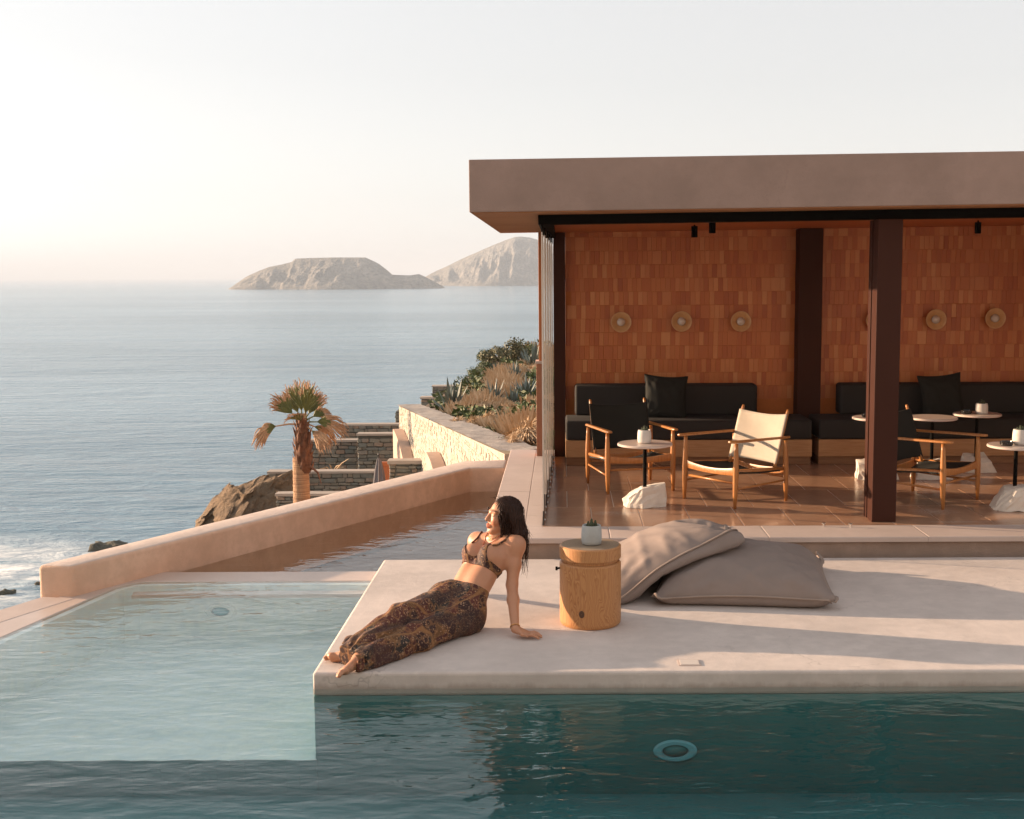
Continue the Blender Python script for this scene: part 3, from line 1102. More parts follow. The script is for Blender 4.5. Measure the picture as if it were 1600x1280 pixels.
def make_chair(loc, fwd, label, backmat):
    """wooden safari armchair; local -Y is its front"""
    rz = math.atan2(fwd[0], -fwd[1])
    t = thing('safari_chair', label, 'armchair', (loc[0], loc[1], ZF), rz, 'wooden sling armchairs in the pavilion')

    def part(name, mb, mat, smooth=True, **kw):
        o = obj(name, mb, mat, t, world=False, smooth=smooth, **kw)
        return o
    for sx in (-1, 1):
        for sy in (-1, 1):
            x, y = sx * .315, sy * .30
            hh = .555 if sy < 0 else .535
            part('leg', MB().tube([(x, y + (sy * .012 * (1 - z / .5)), z * hh / .555) for z, r in LEGP], [r for z, r in LEGP], 12), 'teak')
        # arm: flat paddle, widest over the front leg
        am = MB()
        prof = [(-.385, .016), (-.37, .026), (-.31, .031), (-.15, .026), (.05, .022), (.25, .021), (.335, .018), (.35, .010)]
        vs, fs = [], []
        for y, w in prof:
            z = .562 - .018 * (y + .3)
            vs += [(sx * .315 - w, y, z), (sx * .315 + w, y, z), (sx * .315 + w * .85, y, z + .02), (sx * .315 - w * .85, y, z + .02)]
        for i in range(len(prof) - 1):
            for k in range(4):
                fs.append((i * 4 + k, i * 4 + (k + 1) % 4, i * 4 + 4 + (k + 1) % 4, i * 4 + 4 + k))
        fs += [(3, 2, 1, 0), tuple(len(prof) * 4 - 4 + k for k in range(4))]
        part('armrest', am.add(vs, fs), 'teak', 'auto', bevel=.006, fix=True)
        part('side_rail', MB().tube([(sx * .305, -.30, .315), (sx * .305, 0, .300), (sx * .305, .30, .285)], [.017, .02, .017], 10), 'teak')
        part('stretcher', MB().tube([(sx * .315, -.30, .165), (sx * .315, .30, .185)], [.0095, .0095], 8), 'teak')
        part('back_pole', MB().tube([(sx * .272, .19, .265), (sx * .272, .235, .36), (sx * .272, .365, .775), (sx * .272, .372, .795)], [.014, .0145, .0135, .011], 10), 'teak')

    def apron(y, z, dip, mat='teak'):
        def fn(a, b):
            x = -.30 + .60 * a
            q = 1 - (2 * a - 1) ** 2
            zz = z + (.034 if b > .5 else -.034) - dip * q
            return (x, y, zz)
        m = MB()
        n = 16
        vs = []
        for i in range(n + 1):
            a = i / n
            q = 1 - (2 * a - 1) ** 2
            x = -.30 + .6 * a
            for dy, dz in ((-.011, -.034), (.011, -.034), (.011, .034), (-.011, .034)):
                vs.append((x, y + dy, z + dz - dip * q * (1 if dz > 0 else .45)))
        fs = []
        for i in range(n):
            for k in range(4):
                fs.append((i * 4 + k, i * 4 + (k + 1) % 4, i * 4 + 4 + (k + 1) % 4, i * 4 + 4 + k))
        fs += [(3, 2, 1, 0), tuple(n * 4 + k for k in range(4))]
        return m.add(vs, fs)
    part('front_apron', apron(-.30, .315, .03), 'teak', 'auto', bevel=.004, fix=True)
    part('rear_apron', apron(.30, .265, .02), 'teak', 'auto', bevel=.004, fix=True)
    part('stretcher', MB().tube([(-.315, -.30, .215), (.315, -.30, .215)], .010, 8), 'teak')
    part('stretcher', MB().tube([(-.315, .30, .215), (.315, .30, .215)], .010, 8), 'teak')

    def sling(name, fn, mat, th, nu=20, nv=14):
        m = MB()
        m.grid(lambda a, b: fn(a, b, 0), nu, nv)
        m.grid(lambda a, b: fn(1 - a, b, th), nu, nv)
        q = (nu + 1) * (nv + 1)
        row = nu + 1
        for j in range(nv):
            m.f.append((j * row, (j + 1) * row, q + (j + 1) * row + nu, q + j * row + nu))
            m.f.append(((j + 1) * row + nu, j * row + nu, q + j * row, q + (j + 1) * row))
        for i in range(nu):
            m.f.append((i + 1, i, q + nu - i, q + nu - i - 1))
            m.f.append((nv * row + i, nv * row + i + 1, q + nv * row + nu - i - 1, q + nv * row + nu - i))
        return part(name, m, mat, True, fix=True)

    def seat(a, b, th):
        x = -.325 + .65 * a
        s = 2 * a - 1
        y = -.275 + .50 * b
        z = .338 - .030 * b - .062 * (1 - s * s) * (.75 + .25 * b) - (.03 * max(0, abs(s) - .93) / .07) + .004 * math.sin(9 * a + 5 * b)
        return (x, y, z - th)
    st = sling('seat_canvas', seat, 'canvasdark', .012)
    hem = MB().tube([seat(i / 16, 0, .004) for i in range(17)], .0085, 6)
    obj('hem', hem, 'canvashem', st, smooth=True, world=False)
    seed = loc[0]

    def back(a, b, th):
        s = 2 * a - 1
        z = .335 + .425 * b
        yp = .228 + (z - .36) * .313
        sag = .045 * (1 - s * s) * (1 - .3 * b) + .008 * math.sin(7 * b + 4 * a + seed) * (1 - s * s)
        top = -.022 * (1 - s * s) * b ** 3
        return (-.289 * s * -1, yp + sag + th - .016, z + top)
    sling('back_canvas', back, backmat, .01, 22, 16)
    return t


make_chair((.62, 11.43), (.27, -.96), 'dark canvas armchair facing the pool, beside the glass side', 'canvasdark')
make_chair((1.51, 10.75), (-.80, -.60), 'armchair with sunlit beige canvas back, facing left', 'canvasbeige')
make_chair((3.19, 10.69), (.715, -.70), 'dark canvas armchair half hidden behind the brown front column', 'canvasdark')


# ------------------------------------------------------------------ tables on rocks
def rock_hull(pts, name, par, seed, amp=.012):
    bm = bmesh.new()
    for p in pts:
        bm.verts.new(p)
    r = bmesh.ops.convex_hull(bm, input=bm.verts)
    bmesh.ops.triangulate(bm, faces=bm.faces)
    bmesh.ops.subdivide_edges(bm, edges=bm.edges, cuts=4, use_grid_fill=True)
    bm.normal_update()
    for v in bm.verts:
        k = fbm(v.co + Vector((seed, 0, seed)), 11, 5) + .7 * fbm(v.co + Vector((seed, 5, 0)), 38, 3)
        v.co += v.normal * amp * k
        if v.co.z < ZF + .002:
            v.co.z = ZF + .002
    me = bpy.data.meshes.new(name)
    bm.to_mesh(me)
    bm.free()
    o = link(name, me, 'rock', par)
    o.matrix_parent_inverse = Matrix.Translation(par.location).inverted()
    return o


def table(cx, cy, label, rocklocal, h=.545, r=.235, seed=1, post=(0, 0)):
    t = thing('side_table', label, 'table', (cx, cy, ZF), 0, 'round tables standing on white rocks')
    obj('table_top', MB().lathe([(r - .012, ZF + h - .024), (r, ZF + h - .018), (r, ZF + h - .006), (r - .007, ZF + h)], 56, (cx, cy, 0)), 'tabletop', t, smooth='auto')
    obj('post', MB().tube([(cx, cy, ZF + .05), (cx, cy, ZF + h - .024)], .0165, 14), 'black', t, smooth='auto')
    rock_hull([(cx + a, cy + b, ZF + c_) for a, b, c_ in rocklocal], 'rock_base', t, seed)
    return t


RK1 = [(-.19, .02, 0), (-.16, -.10, 0), (-.03, -.15, 0), (.18, -.06, 0), (.19, .1, 0), (-.1, .13, 0),
       (-.19, .01, .06), (-.14, -.09, .085), (-.03, -.13, .17), (.17, -.05, .20), (.17, .09, .19), (-.03, .10, .16), (-.15, .1, .08), (.185, -.055, .06)]
tA = G(1008, 792, ZF)
table(tA.x, tA.y + .05, 'round pale table on a white wedge rock, before the left armchair', RK1, seed=1)
RK2 = [(-.2, -.06, 0), (-.13, -.15, 0), (.14, -.17, 0), (.22, 0, 0), (.15, .16, 0), (-.16, .15, 0), (-.1, -.05, .16), (-.02, -.14, .2), (.12, -.15, .22), (.18, .05, .2), (-.06, .1, .19), (-.17, -.05, .05)]
table(3.80, 10.27, 'round pale table at the right picture edge, on a white rock', RK2, seed=4)
RK3 = [(-.2, -.1, 0), (-.18, .1, 0), (.18, .12, 0), (.2, -.1, 0), (-.19, -.1, .15), (-.17, .1, .17), (.1, .1, .2), (.17, -.08, .16), (-.05, -.14, .17), (-.05, -.15, 0)]
tB = G(1369, 748, ZF)
table(tB.x, tB.y + .02, 'round table mostly hidden behind the brown front column', RK3, seed=7, h=.60)
tC = G(1456, 748, ZF)
RK4 = [(-.17, -.09, 0), (-.18, .1, 0), (.15, .12, 0), (.18, -.1, 0), (-.14, -.08, .1), (-.1, .08, .17), (.1, .06, .19), (.13, -.08, .1), (0, -.12, 0)]
table(tC.x, tC.y + .03, 'round table seen above the hidden armchair, just right of the column', RK4, seed=11, h=.60)
tD = G(1527, 738, ZF)
table(tD.x, tD.y + .06, 'round table near the right sofa carrying a ribbed pale pot', RK4, seed=15, h=.585)


def plant_pot(x, y, z, r, h, label, mat='concrete', cactus=True, seed=1):
    t = thing('cactus_pot', label, 'plant pot', (x, y, z), 0, 'small potted cacti on the tables')
    prof = [(r * .80, z + .001), (r * .93, z + h * .04), (r * .985, z + h * .2), (r, z + h * .42), (r * .97, z + h * .75), (r * .90, z + h * .97), (r * .875, z + h), (r * .82, z + h), (r * .80, z + h * .97), (r * .82, z + h * .82)]
    obj('pot', MB().lathe(prof, 40, (x, y, 0), 'Z', True, False), mat, t, smooth=True)
    obj('soil', MB().lathe([(r * .83, z + h * .84), (r * .4, z + h * .87), (.001, z + h * .88)], 24, (x, y, 0), 'Z', False, False), 'soil', t, smooth=True)
    rnd = random.Random(seed)
    for k, (dx, dy, hh, rr) in enumerate(((0, 0, .062, .017), (.023, .006, .052, .0145), (-.02, .012, .045, .0135))):
        q = r / .062
        m = MB()
        nn, rings = 18, 9
        vs, fs = [], []
        z0 = z + h * .80
        for i in range(rings + 1):
            f = i / rings
            w = rr * q * (math.sin(min(1, f * 1.12 + .22) * PI * .93) ** .55 if f < .98 else .15)
            for j in range(nn):
                a = 2 * PI * j / nn
                ww = w * (1 if j % 2 else .80)
                vs.append((x + dx * q + ww * math.cos(a), y + dy * q + ww * math.sin(a), z0 + f * hh * q))
        for i in range(rings):
            for j in range(nn):
                fs.append((i * nn + j, i * nn + (j + 1) % nn, (i + 1) * nn + (j + 1) % nn, (i + 1) * nn + j))
        fs.append(tuple(rings * nn + j for j in range(nn)))
        m.add(vs, fs)
        c_ = obj('cactus_stem', m, 'cactus', t, smooth='auto')
        sp = MB()
        for i in range(1, rings, 1):
            for j in range(1, nn, 2):
                a = 2 * PI * j / nn
                f = i / rings
                w = rr * q * math.sin(min(1, f * 1.12 + .22) * PI * .93) ** .55
                bx, by, bz = x + dx * q + w * math.cos(a), y + dy * q + w * math.sin(a), z0 + f * hh * q
                for _ in range(2):
                    e = Vector((math.cos(a) + rnd.uniform(-.6, .6), math.sin(a) + rnd.uniform(-.6, .6), rnd.uniform(-.3, .8))).normalized() * .006 * q
                    sp.add([(bx, by, bz), (bx + .0006, by + .0006, bz), (bx + e.x, by + e.y, bz + e.z)], [(0, 1, 2)])
        so_ = obj('spines', sp, 'spine', c_, world=False)
        so_.matrix_parent_inverse = c_.matrix_parent_inverse.copy() if False else Matrix.Identity(4)
    return t


def ashtray(x, y, z, label):
    prof = [(.045, z + .001), (.055, z + .012), (.056, z + .035), (.052, z + .037), (.048, z + .02), (.001, z + .014)]
    return tag(obj('ashtray', MB().lathe(prof, 28, (x, y, 0), 'Z', True, False), 'ashtray', smooth='auto'), label, 'ashtray', 'black ashtrays on the tables')


plant_pot(tA.x - .005, tA.y + .04, ZF + .545, .060, .115, 'pale pot with a small cactus on the table before the left armchair', seed=2, mat='potwhite')
plant_pot(3.80 + .03, 10.27, ZF + .545, .062, .13, 'pale pot on the table at the right picture edge', 'potwhite', seed=3)
plant_pot(tD.x + .03, tD.y + .02, ZF + .585, .062, .105, 'pale pot with dark cactus on the table near the right sofa', 'potwhite', seed=4)
ashtray(3.80 - .10, 10.22, ZF + .545, 'black ashtray beside the pot on the rightmost table')
ashtray(tB.x - .10, tB.y + .0, ZF + .60, 'black ashtray on the table behind the brown front column')
ashtray(tD.x - .12, tD.y + .03, ZF + .585, 'black ashtray beside the pot near the right sofa')

# ------------------------------------------------------------------ deck furniture
stc = (G(874, 973) + G(971, 973)) / 2
SR = .186
STX, STY = stc.x, stc.y
SH = .488
st = thing('log_stool', 'round fir log side table with a groove below its top', 'side table', (STX, STY, 0))
pb = [(SR - .012, .002), (SR - .003, .012), (SR, .03), (SR, SH - .112), (SR - .008, SH - .102), (SR - .016, SH - .1)]
b_ = obj('trunk', MB().lathe([(r, z) for r, z in pb], 96, (0, 0, 0)), 'stump', st, smooth='auto', world=False)
obj('groove_core', MB().lathe([(SR - .02, SH - .11), (SR - .02, SH - .075)], 64, (0, 0, 0)), 'stump', st, smooth='auto', world=False)
pt = [(SR - .016, SH - .083), (SR - .004, SH - .081), (SR, SH - .076), (SR, SH - .008), (SR - .008, SH - .001)]
tp = obj('top_disc', MB().lathe(pt, 96, (0, 0, 0)), 'stump', st, smooth='auto', world=False)
obj('end_grain', MB().lathe([(SR - .009, SH - .002), (SR - .012, SH), (.001, SH)], 96, (0, 0, 0), 'Z', False, False), 'stumptop', tp, world=False)
an = math.atan2(-math.cos(.28), -.28 - .02)
kx, ky = SR * math.cos(an), SR * math.sin(an)
kn = MB().lathe([(.017, -.004), (.0165, .002), (.011, .0035), (.001, .003)], 20, (0, 0, 0), 'Y', True, False)
kn.v = [(x, y, z * 1.35) for x, y, z in kn.v]
ko = obj('knot', kn, plain('dark_knot', (.07, .03, .013), .5, 90, .5), b_, smooth='auto', world=False)
ko.location = (kx, ky, .10)
ko.rotation_euler = (0, 0, an + PI / 2)
hk = MB().tube([(-SR + .005, -.02, .345), (-SR - .018, -.03, .345)], .006, 8).tube([(-SR - .018, -.03, .356), (-SR - .018, -.03, .334)], .007, 8)
obj('latch_knob', hk, 'black', st, world=False)
plant_pot(STX + .008, STY - .005, SH, .062, .118, 'grey concrete pot with small cactus on the log side table', 'concrete', seed=9)

def soft_pillow(corners, fill, n=44, steps=170, seed=0, ground=0.0, hf=None, side=1.1, pin=True):
    """an under-filled fabric bag settling under gravity: two sheets sewn along the edge"""
    rng = np.random.RandomState(seed)
    A, B, C_, D = [np.array(c, float) for c in corners]
    t = np.linspace(0, 1, n)
    U_, V_ = np.meshgrid(t, t, indexing='ij')
    flat = (A * (1 - U_[..., None]) * (1 - V_[..., None]) + B * U_[..., None] * (1 - V_[..., None]) + C_ * U_[..., None] * V_[..., None] + D * (1 - U_[..., None]) * V_[..., None])
    nr = np.cross(B - A, D - A)
    nr = nr / np.linalg.norm(nr)
    e = ((1 - (2 * U_ - 1) ** 2) * (1 - (2 * V_ - 1) ** 2)) ** .6
    it = np.arange(n * n).reshape(n, n)
    ib = it.copy()
    inner = np.zeros((n, n), bool)
    inner[1:-1, 1:-1] = True
    ib[inner] = n * n + np.arange(inner.sum())
    P_ = np.zeros((n * n + inner.sum(), 3))
    ns = rng.uniform(-.010, .010, (n, n))
    P_[it.ravel()] = (flat + nr * (e * .10 + ns)[..., None]).reshape(-1, 3)
    P_[ib[inner]] = (flat - nr * (e * .06)[..., None])[inner]
    L0 = side / (n - 1)
    batches = []
    for ix in (it, ib):
        for di, dj, L, st in ((1, 0, L0, 1.0), (0, 1, L0, 1.0), (1, 1, L0 * 1.4142, .45), (1, -1, L0 * 1.4142, .45), (2, 0, 2 * L0, .12), (0, 2, 2 * L0, .12)):
            i, j = np.meshgrid(np.arange(n), np.arange(n), indexing='ij')
            ok = (i + di < n) & (j + dj < n) & (j + dj >= 0)
            i, j = i[ok], j[ok]
            key = ((i // max(di, 1)) % 2) if di else ((j // max(dj, 1)) % 2)
            for q in (0, 1):
                s = key == q
                a, b = ix[i[s], j[s]], ix[i[s] + di, j[s] + dj]
                batches.append((a, b, L, st))
    tri = []
    for ix, fl in ((it, False), (ib, True)):
        a, b, c, d = ix[:-1, :-1].ravel(), ix[1:, :-1].ravel(), ix[1:, 1:].ravel(), ix[:-1, 1:].ravel()
        q = np.stack([a, b, c, d], 1)
        tri.append(q[:, ::-1] if fl else q)
    Q = np.concatenate(tri)
    T_ = np.concatenate([Q[:, [0, 1, 2]], Q[:, [0, 2, 3]]])
    vel = np.zeros_like(P_)
    pins = [it[0, 0], it[-1, 0], it[-1, -1], it[0, -1]]
    ptg = np.array([A, B, C_, D])
    for s in range(steps):
        p0, p1, p2 = P_[T_[:, 0]], P_[T_[:, 1]], P_[T_[:, 2]]
        fn = np.cross(p1 - p0, p2 - p0)
        vol = np.einsum('ij,ij->i', p0, np.cross(p1, p2)).sum() / 6
        pr = max(0.0, fill - vol) / fill
        F_ = np.zeros_like(P_)
        for k in range(3):
            np.add.at(F_, T_[:, k], fn)
        vel = vel * .90
        old = P_.copy()
        P_ = P_ + vel + F_ * (pr * 4.0) + np.array([0, 0, -.00045])
        for _ in range(4):
            for a, b, L, st in batches:
                d = P_[b] - P_[a]
                ln = np.sqrt((d * d).sum(1)) + 1e-9
                c = (ln - L) / ln
                c = np.where(c < 0, c * .85, c)[:, None] * d * (.5 * st)
                P_[a] += c
                P_[b] -= c
            if pin:
                P_[pins] = P_[pins] * .8 + ptg * .2
            if hf is not None:
                h = hf(P_[:, 0], P_[:, 1])
                P_[:, 2] = np.maximum(P_[:, 2], h)
            P_[:, 2] = np.maximum(P_[:, 2], ground + .004)
        vel = np.clip(P_ - old, -.02, .02)
    border = np.concatenate([it[:-1, 0], it[-1, :-1], it[::-1, -1][:-1], it[0, ::-1][:-1]])
    return P_, Q, border


def floor_pillow(label, corners, fill, seed, hf=None, side=1.1):
    P_, Q, border = soft_pillow(corners, fill, seed=seed, hf=hf, side=side)
    c = P_.mean(0)
    t = thing('floor_pillow', label, 'floor pillow', (c[0], c[1], 0), 0, 'big taupe floor pillows')
    # creases that run in from the sewn edge and the corners
    nn_ = 44
    tt = np.linspace(-1, 1, nn_)
    uu, vv = np.meshgrid(tt, tt, indexing='ij')
    cr = np.zeros((nn_, nn_))
    for i in range(nn_):
        for j in range(nn_):
            u, v = uu[i, j], vv[i, j]
            e = (1 - u * u) * (1 - v * v)
            if e < 1e-6:
                continue
            w = 0.0
            for cu, cv, wt in ((-1, -1, 1), (1, -1, 1), (1, 1, 1), (-1, 1, 1)):
                du, dv = u - cu, v - cv
                r = math.hypot(du, dv)
                an = math.atan2(dv, du)
                rg = 1 - 2.2 * abs(noise.noise(Vector((an * 4.2 + seed, r * 1.1, cu + 2 * cv))))
                w += max(0, rg) ** 2 * math.exp(-((r - .45) / .33) ** 2)
            for q in range(2):
                a_ = .7 + 1.9 * q + seed
                x, y = u * math.cos(a_) + v * math.sin(a_), -u * math.sin(a_) + v * math.cos(a_)
                rg = 1 - 2.6 * abs(noise.noise(Vector((x * 1.1 + seed, y * 3.2, q * 5.0))))
                w += .75 * max(0, rg) ** 2
            cr[i, j] = w * min(1, e * 4)
    p0, p1, p2 = P_[Q[:, 0]], P_[Q[:, 1]], P_[Q[:, 3]]
    vn = np.zeros_like(P_)
    fnn = np.cross(p1 - p0, p2 - p0)
    for k in range(4):
        np.add.at(vn, Q[:, k], fnn)
    vn /= np.linalg.norm(vn, axis=1)[:, None] + 1e-9
    P_[:nn_ * nn_] += vn[:nn_ * nn_] * (cr.ravel() * .017 - .006)[:, None] * (np.minimum(1, ((1 - uu ** 2) * (1 - vv ** 2)) * 5)).ravel()[:, None]
    me = bpy.data.meshes.new('cover')
    me.from_pydata(P_.tolist(), [], Q.tolist())
    me.materials.append(MT['taupe'])
    me.shade_smooth()
    o = bpy.data.objects.new('cover', me)
    COL.objects.link(o)
    o.parent = t
    o.matrix_parent_inverse = Matrix.Translation(t.location).inverted()
    md = o.modifiers.new('smooth', 'SUBSURF')
    md.levels = md.render_levels = 2
    # sewn edge: a narrow double lip that stands out from the bag
    ctr = P_.mean(0)
    pts = P_[border]
    k = len(pts)
    tang = np.roll(pts, -1, 0) - np.roll(pts, 1, 0)
    out = pts - ctr
    out -= tang * ((out * tang).sum(1) / (tang * tang).sum(1))[:, None]
    out[:, 2] *= .35
    out /= np.linalg.norm(out, axis=1)[:, None]
    for _ in range(3):
        out = (out + np.roll(out, 1, 0) + np.roll(out, -1, 0)) / 3
    m = MB()
    up = np.array([0, 0, 1.0])
    rows = [pts - out * .010 + up * .004, pts + out * .014 + up * .0035, pts + out * .014 - up * .0035, pts - out * .010 - up * .004]
    vs = np.concatenate(rows)
    vs[:, 2] = np.maximum(vs[:, 2], .002)
    fs = []
    for r in range(3):
        for i in range(k):
            fs.append((r * k + i, r * k + (i + 1) % k, (r + 1) * k + (i + 1) % k, (r + 1) * k + i))
    m.add(vs.tolist(), fs)
    s = link('seam', m.mesh('seam'), 'taupepipe', t, smooth=True)
    s.matrix_parent_inverse = Matrix.Translation(t.location).inverted()
    return P_


PV1 = floor_pillow('big taupe floor pillow lying flat on the deck, right one', [(.585, 7.70, .09), (1.665, 7.60, .08), (1.80, 8.68, .14), (.80, 8.76, .12)], .25, 3, side=1.18)


def over_first(x, y):
    """height of the first pillow's upper side below a point"""
    gx = np.clip(((x - .4) / .03).astype(int), 0, 59)
    gy = np.clip(((y - 7.4) / .03).astype(int), 0, 59)
    return H1[gx, gy]


H1 = np.zeros((60, 60))
np.maximum.at(H1, (np.clip(((PV1[:, 0] - .4) / .03).astype(int), 0, 59), np.clip(((PV1[:, 1] - 7.4) / .03).astype(int), 0, 59)), PV1[:, 2] + .012)
for _ in range(2):
    Hn = H1.copy()
    for sx_, sy_ in ((1, 0), (-1, 0), (0, 1), (0, -1)):
        Hn = np.maximum(Hn, np.roll(np.roll(H1, sx_, 0), sy_, 1) * .97)
    H1 = Hn
floor_pillow('big taupe floor pillow behind the log stool, leaning on the other', [(.26, 7.64, .05), (1.165, 8.16, .34), (1.08, 8.96, .15), (.13, 8.68, .06)], .165, 8, hf=over_first, side=1.15)

pool_lamp(W(1055, 1173, SY0).x, SY0 + .006, W(1055, 1173, SY0).z, 'pale ring of an underwater lamp in the deck wall, below the pillows', .118)
lc = W(345, 955, 8.697)
pool_lamp(lc.x, 8.696, lc.z, 'faint pale ring of an underwater lamp under the back infinity edge', .11, 'shelf', 'poollight')


# ------------------------------------------------------------------ sea, islands, hillside
ZS = -28.0
m = MB()
rings = [0, 60, 120, 250, 500, 1000, 2000, 4000, 8000, 16000, 42000]
vs = [(0, 0, ZS)]
fs = []
NN = 64
for r in rings[1:]:
    vs += [(r * math.cos(2 * PI * k / NN), r * math.sin(2 * PI * k / NN), ZS) for k in range(NN)]
for k in range(NN):
    fs.append((0, 1 + k, 1 + (k + 1) % NN))
for i in range(len(rings) - 2):
    for k in range(NN):
        a, b = 1 + i * NN, 1 + (i + 1) * NN
        fs.append((a + k, b + k, b + (k + 1) % NN, a + (k + 1) % NN))
struct(obj('sea', m.add(vs, fs), 'sea'))


def interp(pts, x):
    if x <= pts[0][0]:
        return pts[0][1]
    for (x0, y0), (x1, y1) in zip(pts[:-1], pts[1:]):
        if x <= x1:
            return y0 + (y1 - y0) * (x - x0) / (x1 - x0)
    return pts[-1][1]


def island(sil, Y0, D, label, seed, nx=260, ny=70):
    """headland: crest line from its outline, flanks falling to the sea with gullies"""
    crest = [(W(x, y, Y0).x, W(x, y, Y0).z - ZS) for x, y in sil]
    x0, x1 = crest[0][0], crest[-1][0]
    hmax = max(c_[1] for c_ in crest)
    m = MB()

    def fn(a, b):
        x = x0 + (x1 - x0) * a
        s = 2 * b - 1
        h = max(0.0, interp(crest, x))
        Dx = D * (.10 + .90 * min(1, h / hmax) ** .6)
        g = fbm((x / 90 + seed, s * 1.3, 0), 1.0, 5)
        g2 = abs(noise.noise(Vector((x / 55 + s * .4, s * .7, seed)))) * 1.0 + .5 * abs(noise.noise(Vector((x / 22, s * 1.6, seed + 4))))
        f = max(0.0, 1 - abs(s)) ** (.62 if s < 0 else .9)
        k = (1 - f) * min(1, (1 - abs(s)) * 3)
        z = h * (f + .34 * k * g - .55 * k * g2 + .10 * k * fbm((x / 14, s * 6, seed), 1.0, 3))
        return (x, Y0 + s * Dx * (1 + .12 * math.sin(a * 11 + seed)), ZS - .6 + max(z, -.4))
    m.grid(fn, nx, ny)
    o = obj('island', m, 'island', fix=True)
    struct(o)
    o['label'] = label
    return o


island([(352, 454), (362, 450), (372, 441), (385, 432), (402, 424), (420, 417), (440, 413), (456, 409), (461, 404), (480, 403), (520, 402), (560, 402), (571, 402), (582, 407), (592, 412), (604, 421), (613, 429),
        (640, 430), (655, 428), (668, 434), (690, 446), (700, 452)], 3150, 170, 'low flat-topped rocky island on the horizon', 1.7)
island([(640, 449), (655, 438), (665, 432), (680, 424), (700, 415), (722, 404), (745, 394), (770, 383), (790, 375), (805, 370), (815, 369.5), (828, 371), (845, 376), (880, 392), (940, 410), (1010, 425), (1090, 446)], 4200, 420, 'tall rocky headland beside the pavilion roof', 5.2)


def bedz(Y):
    return -.16 - .0645 * (Y - 15) if Y < 29 else -1.063 - .0095 * (Y - 29)


# garden bed
bed = MB()


def bedx(Y):        # seaward edge of the bed
    return -.80 - (Y - 15) * .2165 if Y < 28.7 else -3.55 + (Y - 28.7) * .036


bed.grid(lambda a, b: ((lambda Y: (bedx(Y) + .1 + a * (9 + .2 * (Y - 14)), Y, bedz(Y) + .03 * fbm((a * 30, Y, 0), .8, 3)))(14.0 + 44 * b)), 40, 60)
struct(obj('garden_bed', bed, 'soilbed', smooth=True))

# hillside under everything, falling to the sea
hill = MB()


def hz(X, Y):
    sx = -4.5 - .20 * max(0, Y - 12) if Y < 42 else -10.5 + (Y - 42) * .5
    d = sx - X
    base = -9.0 - .03 * max(0, Y - 20)
    if d > 0:
        base -= d * 2.2
    e = max(0, Y - 62) * .9
    base -= e
    return max(base + .9 * fbm((X, Y, 3), .22, 4), ZS - 3)


hill.grid(lambda a, b: (-34 + 80 * a, -12 + 112 * b, hz(-34 + 80 * a, -12 + 112 * b)), 80, 90)
struct(obj('hillside', hill, 'cliff', smooth=True, fix=True))

# rocky spur left of the walls
sp_pts = [(306, 816), (318, 800), (326, 788), (340, 778), (352, 763), (366, 752), (384, 748), (402, 744), (416, 742), (440, 744), (470, 760)]
crest = [(W(x, y, 36).x, W(x, y, 36).z) for x, y in sp_pts]
spur = MB()


def spf(a, b):
    x = crest[0][0] + (crest[-1][0] - crest[0][0]) * a
    zc = interp(crest, x)
    s = 2 * b - 1
    dn = abs(s) ** 1.5 * (5.5 if s < 0 else 9)
    z = zc - dn
    n_ = fbm((x * .7, s * 2.4, z * 1.3), 1.0, 5)
    n2 = fbm((x * 2.2, s * 8, z * 3.4), 1.0, 4)
    st_ = .28 * math.sin(z * 2.6 + n_ * 2.5)
    return (x + .25 * n2 - .3 * st_, 36 + s * 4.5 + .5 * n_ + st_, z + .30 * n_ + .18 * n2)


spur.grid(spf, 110, 90)
tag(obj('rock_outcrop', spur, 'cliff', fix=True), 'brown rocky outcrop above the sea, left of the stone walls', 'rock')
rk = G(172, 858, ZS)
rm = MB().box(rk.x - 1.7, rk.x + 1.7, rk.y - 1.1, rk.y + 1.1, ZS - 1, ZS + .6)
rm = subdiv_noise(rm, 7, .75, .7, 3, 1)
tag(obj('sea_rock', rm, 'searock', smooth=True), 'small dark rock in the sea just above the parapet', 'rock')
for i, (x, y, s) in enumerate(((62, 913, .35), (12, 928, .5))):
    c = G(x, y, ZS)
    rm = subdiv_noise(MB().box(c.x - 1.3 * s, c.x + 1.3 * s, c.y - .8 * s, c.y + .8 * s, ZS - 1, ZS + .5 * s), 5, .5, .9, 8 + i, 1)
    tag(obj('sea_rock', rm, 'searock', smooth=True), ['small dark rock tip in the surf, just left of the parapet end', 'small dark rock tip in the surf at the left picture edge'][i], 'rock', 'rock tips in the surf')


# ------------------------------------------------------------------ dry stone walls
def stone_variants(n, seed):
    out = []
    rnd = random.Random(seed)
    for _ in range(n):
        bm = bmesh.new()
        bmesh.ops.create_cube(bm, size=1)
        bmesh.ops.bevel(bm, geom=list(bm.edges), offset=.13, segments=1, affect='EDGES')
        for v in bm.verts:
            v.co += Vector((rnd.uniform(-.07, .07), rnd.uniform(-.07, .07), rnd.uniform(-.07, .07)))
        vs = [v.co.copy() for v in bm.verts]
        bm.verts.index_update()
        fs = [tuple(v.index for v in f.verts) for f in bm.faces]
        bm.free()
        out.append((vs, fs))
    return out


SV = stone_variants(7, 3)


